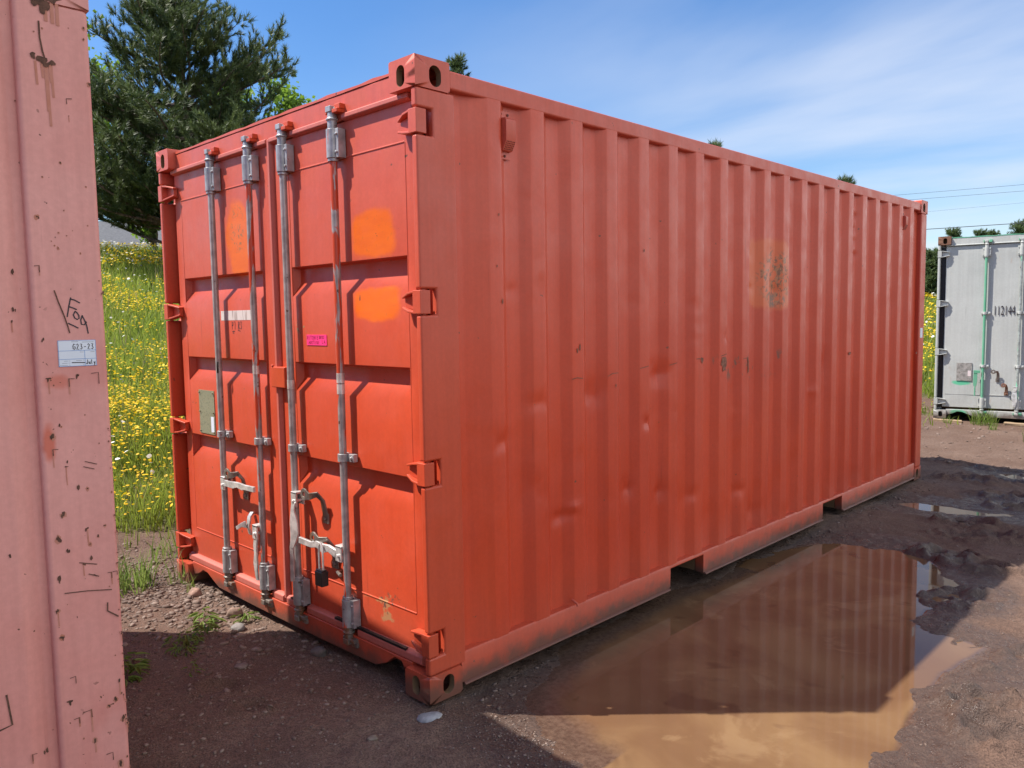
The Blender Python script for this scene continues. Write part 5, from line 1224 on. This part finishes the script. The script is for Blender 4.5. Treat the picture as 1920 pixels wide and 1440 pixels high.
for px, di, top, rf, lab, sd in ((1744, 46, 447, .13, 'dark spruce between the red and the grey container', 11), (1758, 58, 476, .14, 'second spruce partly hidden by the grey container corner', 12), (1777, 74, 425, .035, 'thin ragged spruce tip above the grey corner casting', 13),
        (1828, 82, 431, .08, 'small dark spruce tip above the grey roof by the first rod', 14), (1853, 88, 433, .14, 'bushy pale pine above the grey roof', 15), (1898, 70, 416, .13, 'taller light green pine above the grey roof at the right edge', 16), (1918, 80, 428, .14, 'last pine crown at the right frame edge over the grey roof', 17)):
    x, y = polar(px, di); z = 1.58 + (603 - (px - 200) * .0145 - top) / 1489.72 * di * .97; hh = z - h1(x, y) - 1.1
    pine(x, y, hh + .1, hh * rf, lab, cone, 22, 4, 18, .20, .035, .26, group='conifers beyond the meadow', name='spruce_tree', seedv=sd, mat='needle_far', up=.15)
def broadleaf(x, y, hgt, rad, zc, n, label, seedv, size=.10):
    rr = np.random.default_rng(seedv); base = h1(x, y) - .1; t = empty('maple_tree', (x, y, base), 0, label, 'tree', 'leafy trees behind the pine')
    tr = MB(); tr.tube([(0, 0, 0), (.1, .05, hgt * .3), (0, 0, hgt * .7), (.05, 0, hgt * .95)], [.16, .13, .07, .02], 8)
    cl = []
    for i in range(34):
        v = rr.standard_normal(3); v /= np.linalg.norm(v); q = rr.uniform(.45, 1.0); cl.append((v[0] * rad * q, v[1] * rad * q, zc + v[2] * (hgt - zc) * q))
    for c in cl: tr.tube([(0, 0, max(.4, c[2] * .55)), (c[0] * .5, c[1] * .5, c[2] * .8), c], [.05, .03, .01], 5)
    tr.build('trunk', M['bark'], t, weld=False)
    k_ = rr.integers(0, len(cl), n); d = rr.standard_normal((n, 3)) * .36 * np.array([1, 1, .8]); pos = np.array(cl)[k_] + d * rad * .42
    bv = np.array([[0, 0, 0], [.55, .42, .08], [1, 0, -.05], [.55, -.42, .08]]); bf = np.array([[0, 1, 2], [0, 2, 3]])
    V, F = orient(bv, bf, pos, rr.standard_normal((n, 3)) + [0, 0, -.2], size * rr.uniform(.7, 1.4, n) * 1.5)
    fast('crown', V, F, M['leafy'], {'rnd': np.repeat(np.clip(rr.normal(.5, .3, n), 0, 1), 4)}, t)
x, y = polar(160, 30); broadleaf(x, y, 8.2, 2.2, 4.8, 5200, 'bright green leafy tree behind the left side of the big pine', 21)
x, y = polar(492, 30); broadleaf(x, y, 6.7, 2.0, 4.6, 6000, 'bright green leafy tree behind the right side of the big pine', 22)
x, y = polar(300, 33); broadleaf(x, y, 3.3, 0.9, 2.0, 1500, 'small leafy tree in front of the grey house roof', 23)

# ------------------------------------------------------------------ house on the hill, power lines
x, y = polar(255, 39)
hd = math.atan2(CAM.y - y, CAM.x - x)
house = empty('house', (x, y, h1(x, y) - .1), hd - R(90) + R(4), 'low house with a dark grey shingle roof at the top of the meadow', 'house')
eav = 1.58 + (604 - 466) / 1489.72 * 39 * .93 - house.location.z
rg = G('grey_shingles', 0.9); sh = rg.math('FRACT', rg.math('MULTIPLY', rg.y, 7.0))
rg.col(rg.mix(rg.step(rg.noise(9, 4, 0.6, st=(1.0, 3, 1)), 0.35, 0.65), (0.060, 0.063, 0.070), (0.105, 0.108, 0.118))); rg.nor(rg.bump(sh, 0.4, 0.02))
m = MB(); m.box(-9, 9, -6.2, 0, 0, eav); m.build('wall', simple('cream_siding', (0.55, 0.53, 0.48), 0.7), house, smooth=False)
m = MB(); m.prism([(0.5, eav - .02), (0.5, eav + .05), (-3.1, eav + 1.42), (-6.7, eav + .05), (-6.7, eav - .02), (-3.1, eav + 1.33)], 0, -9.6, 9.6); m.build('roof', rg.m, house, smooth=False)
m = MB(); m.box(-9.6, 9.6, 0.505, 0.53, eav - .17, eav + .06); m.build('fascia', simple('white_fascia', (0.6, 0.6, 0.58), 0.6), house, smooth=False)
for k, (pa, pb, di, lab, rd) in enumerate((((1736, 430), (1920, 418), 62, 'lowest and thickest power cable crossing above the grey container', .022), ((1740, 372), (1920, 358), 66, 'middle thin power cable in the sky at the right', .010), ((1740, 361), (1920, 346), 66, 'upper thin power cable in the sky at the right', .010), ((1740, 397), (1920, 380), 70, 'faint thin power cable between the middle and lowest cables', .006))):
    pt = []
    for (u, v) in (pa, pb):
        d = cf + cr * ((u - 960) / 1489.72) - cu * ((v - 720) / 1489.72); pt.append(CAM + d * (di / math.hypot(d.x, d.y)))
    dv_ = (pt[1] - pt[0]); m = MB()
    m.tube([pt[0] + dv_ * t + Vector((0, 0, .0012 * (t - .5) ** 2 * dv_.length ** 2 * .12)) for t in np.linspace(-6, 8, 30)], rd, 6)
    tag(m.build('power_cable', simple('black_cable', (0.05, 0.055, 0.06), 0.6), None), lab, 'power line', 'power cables in the sky')
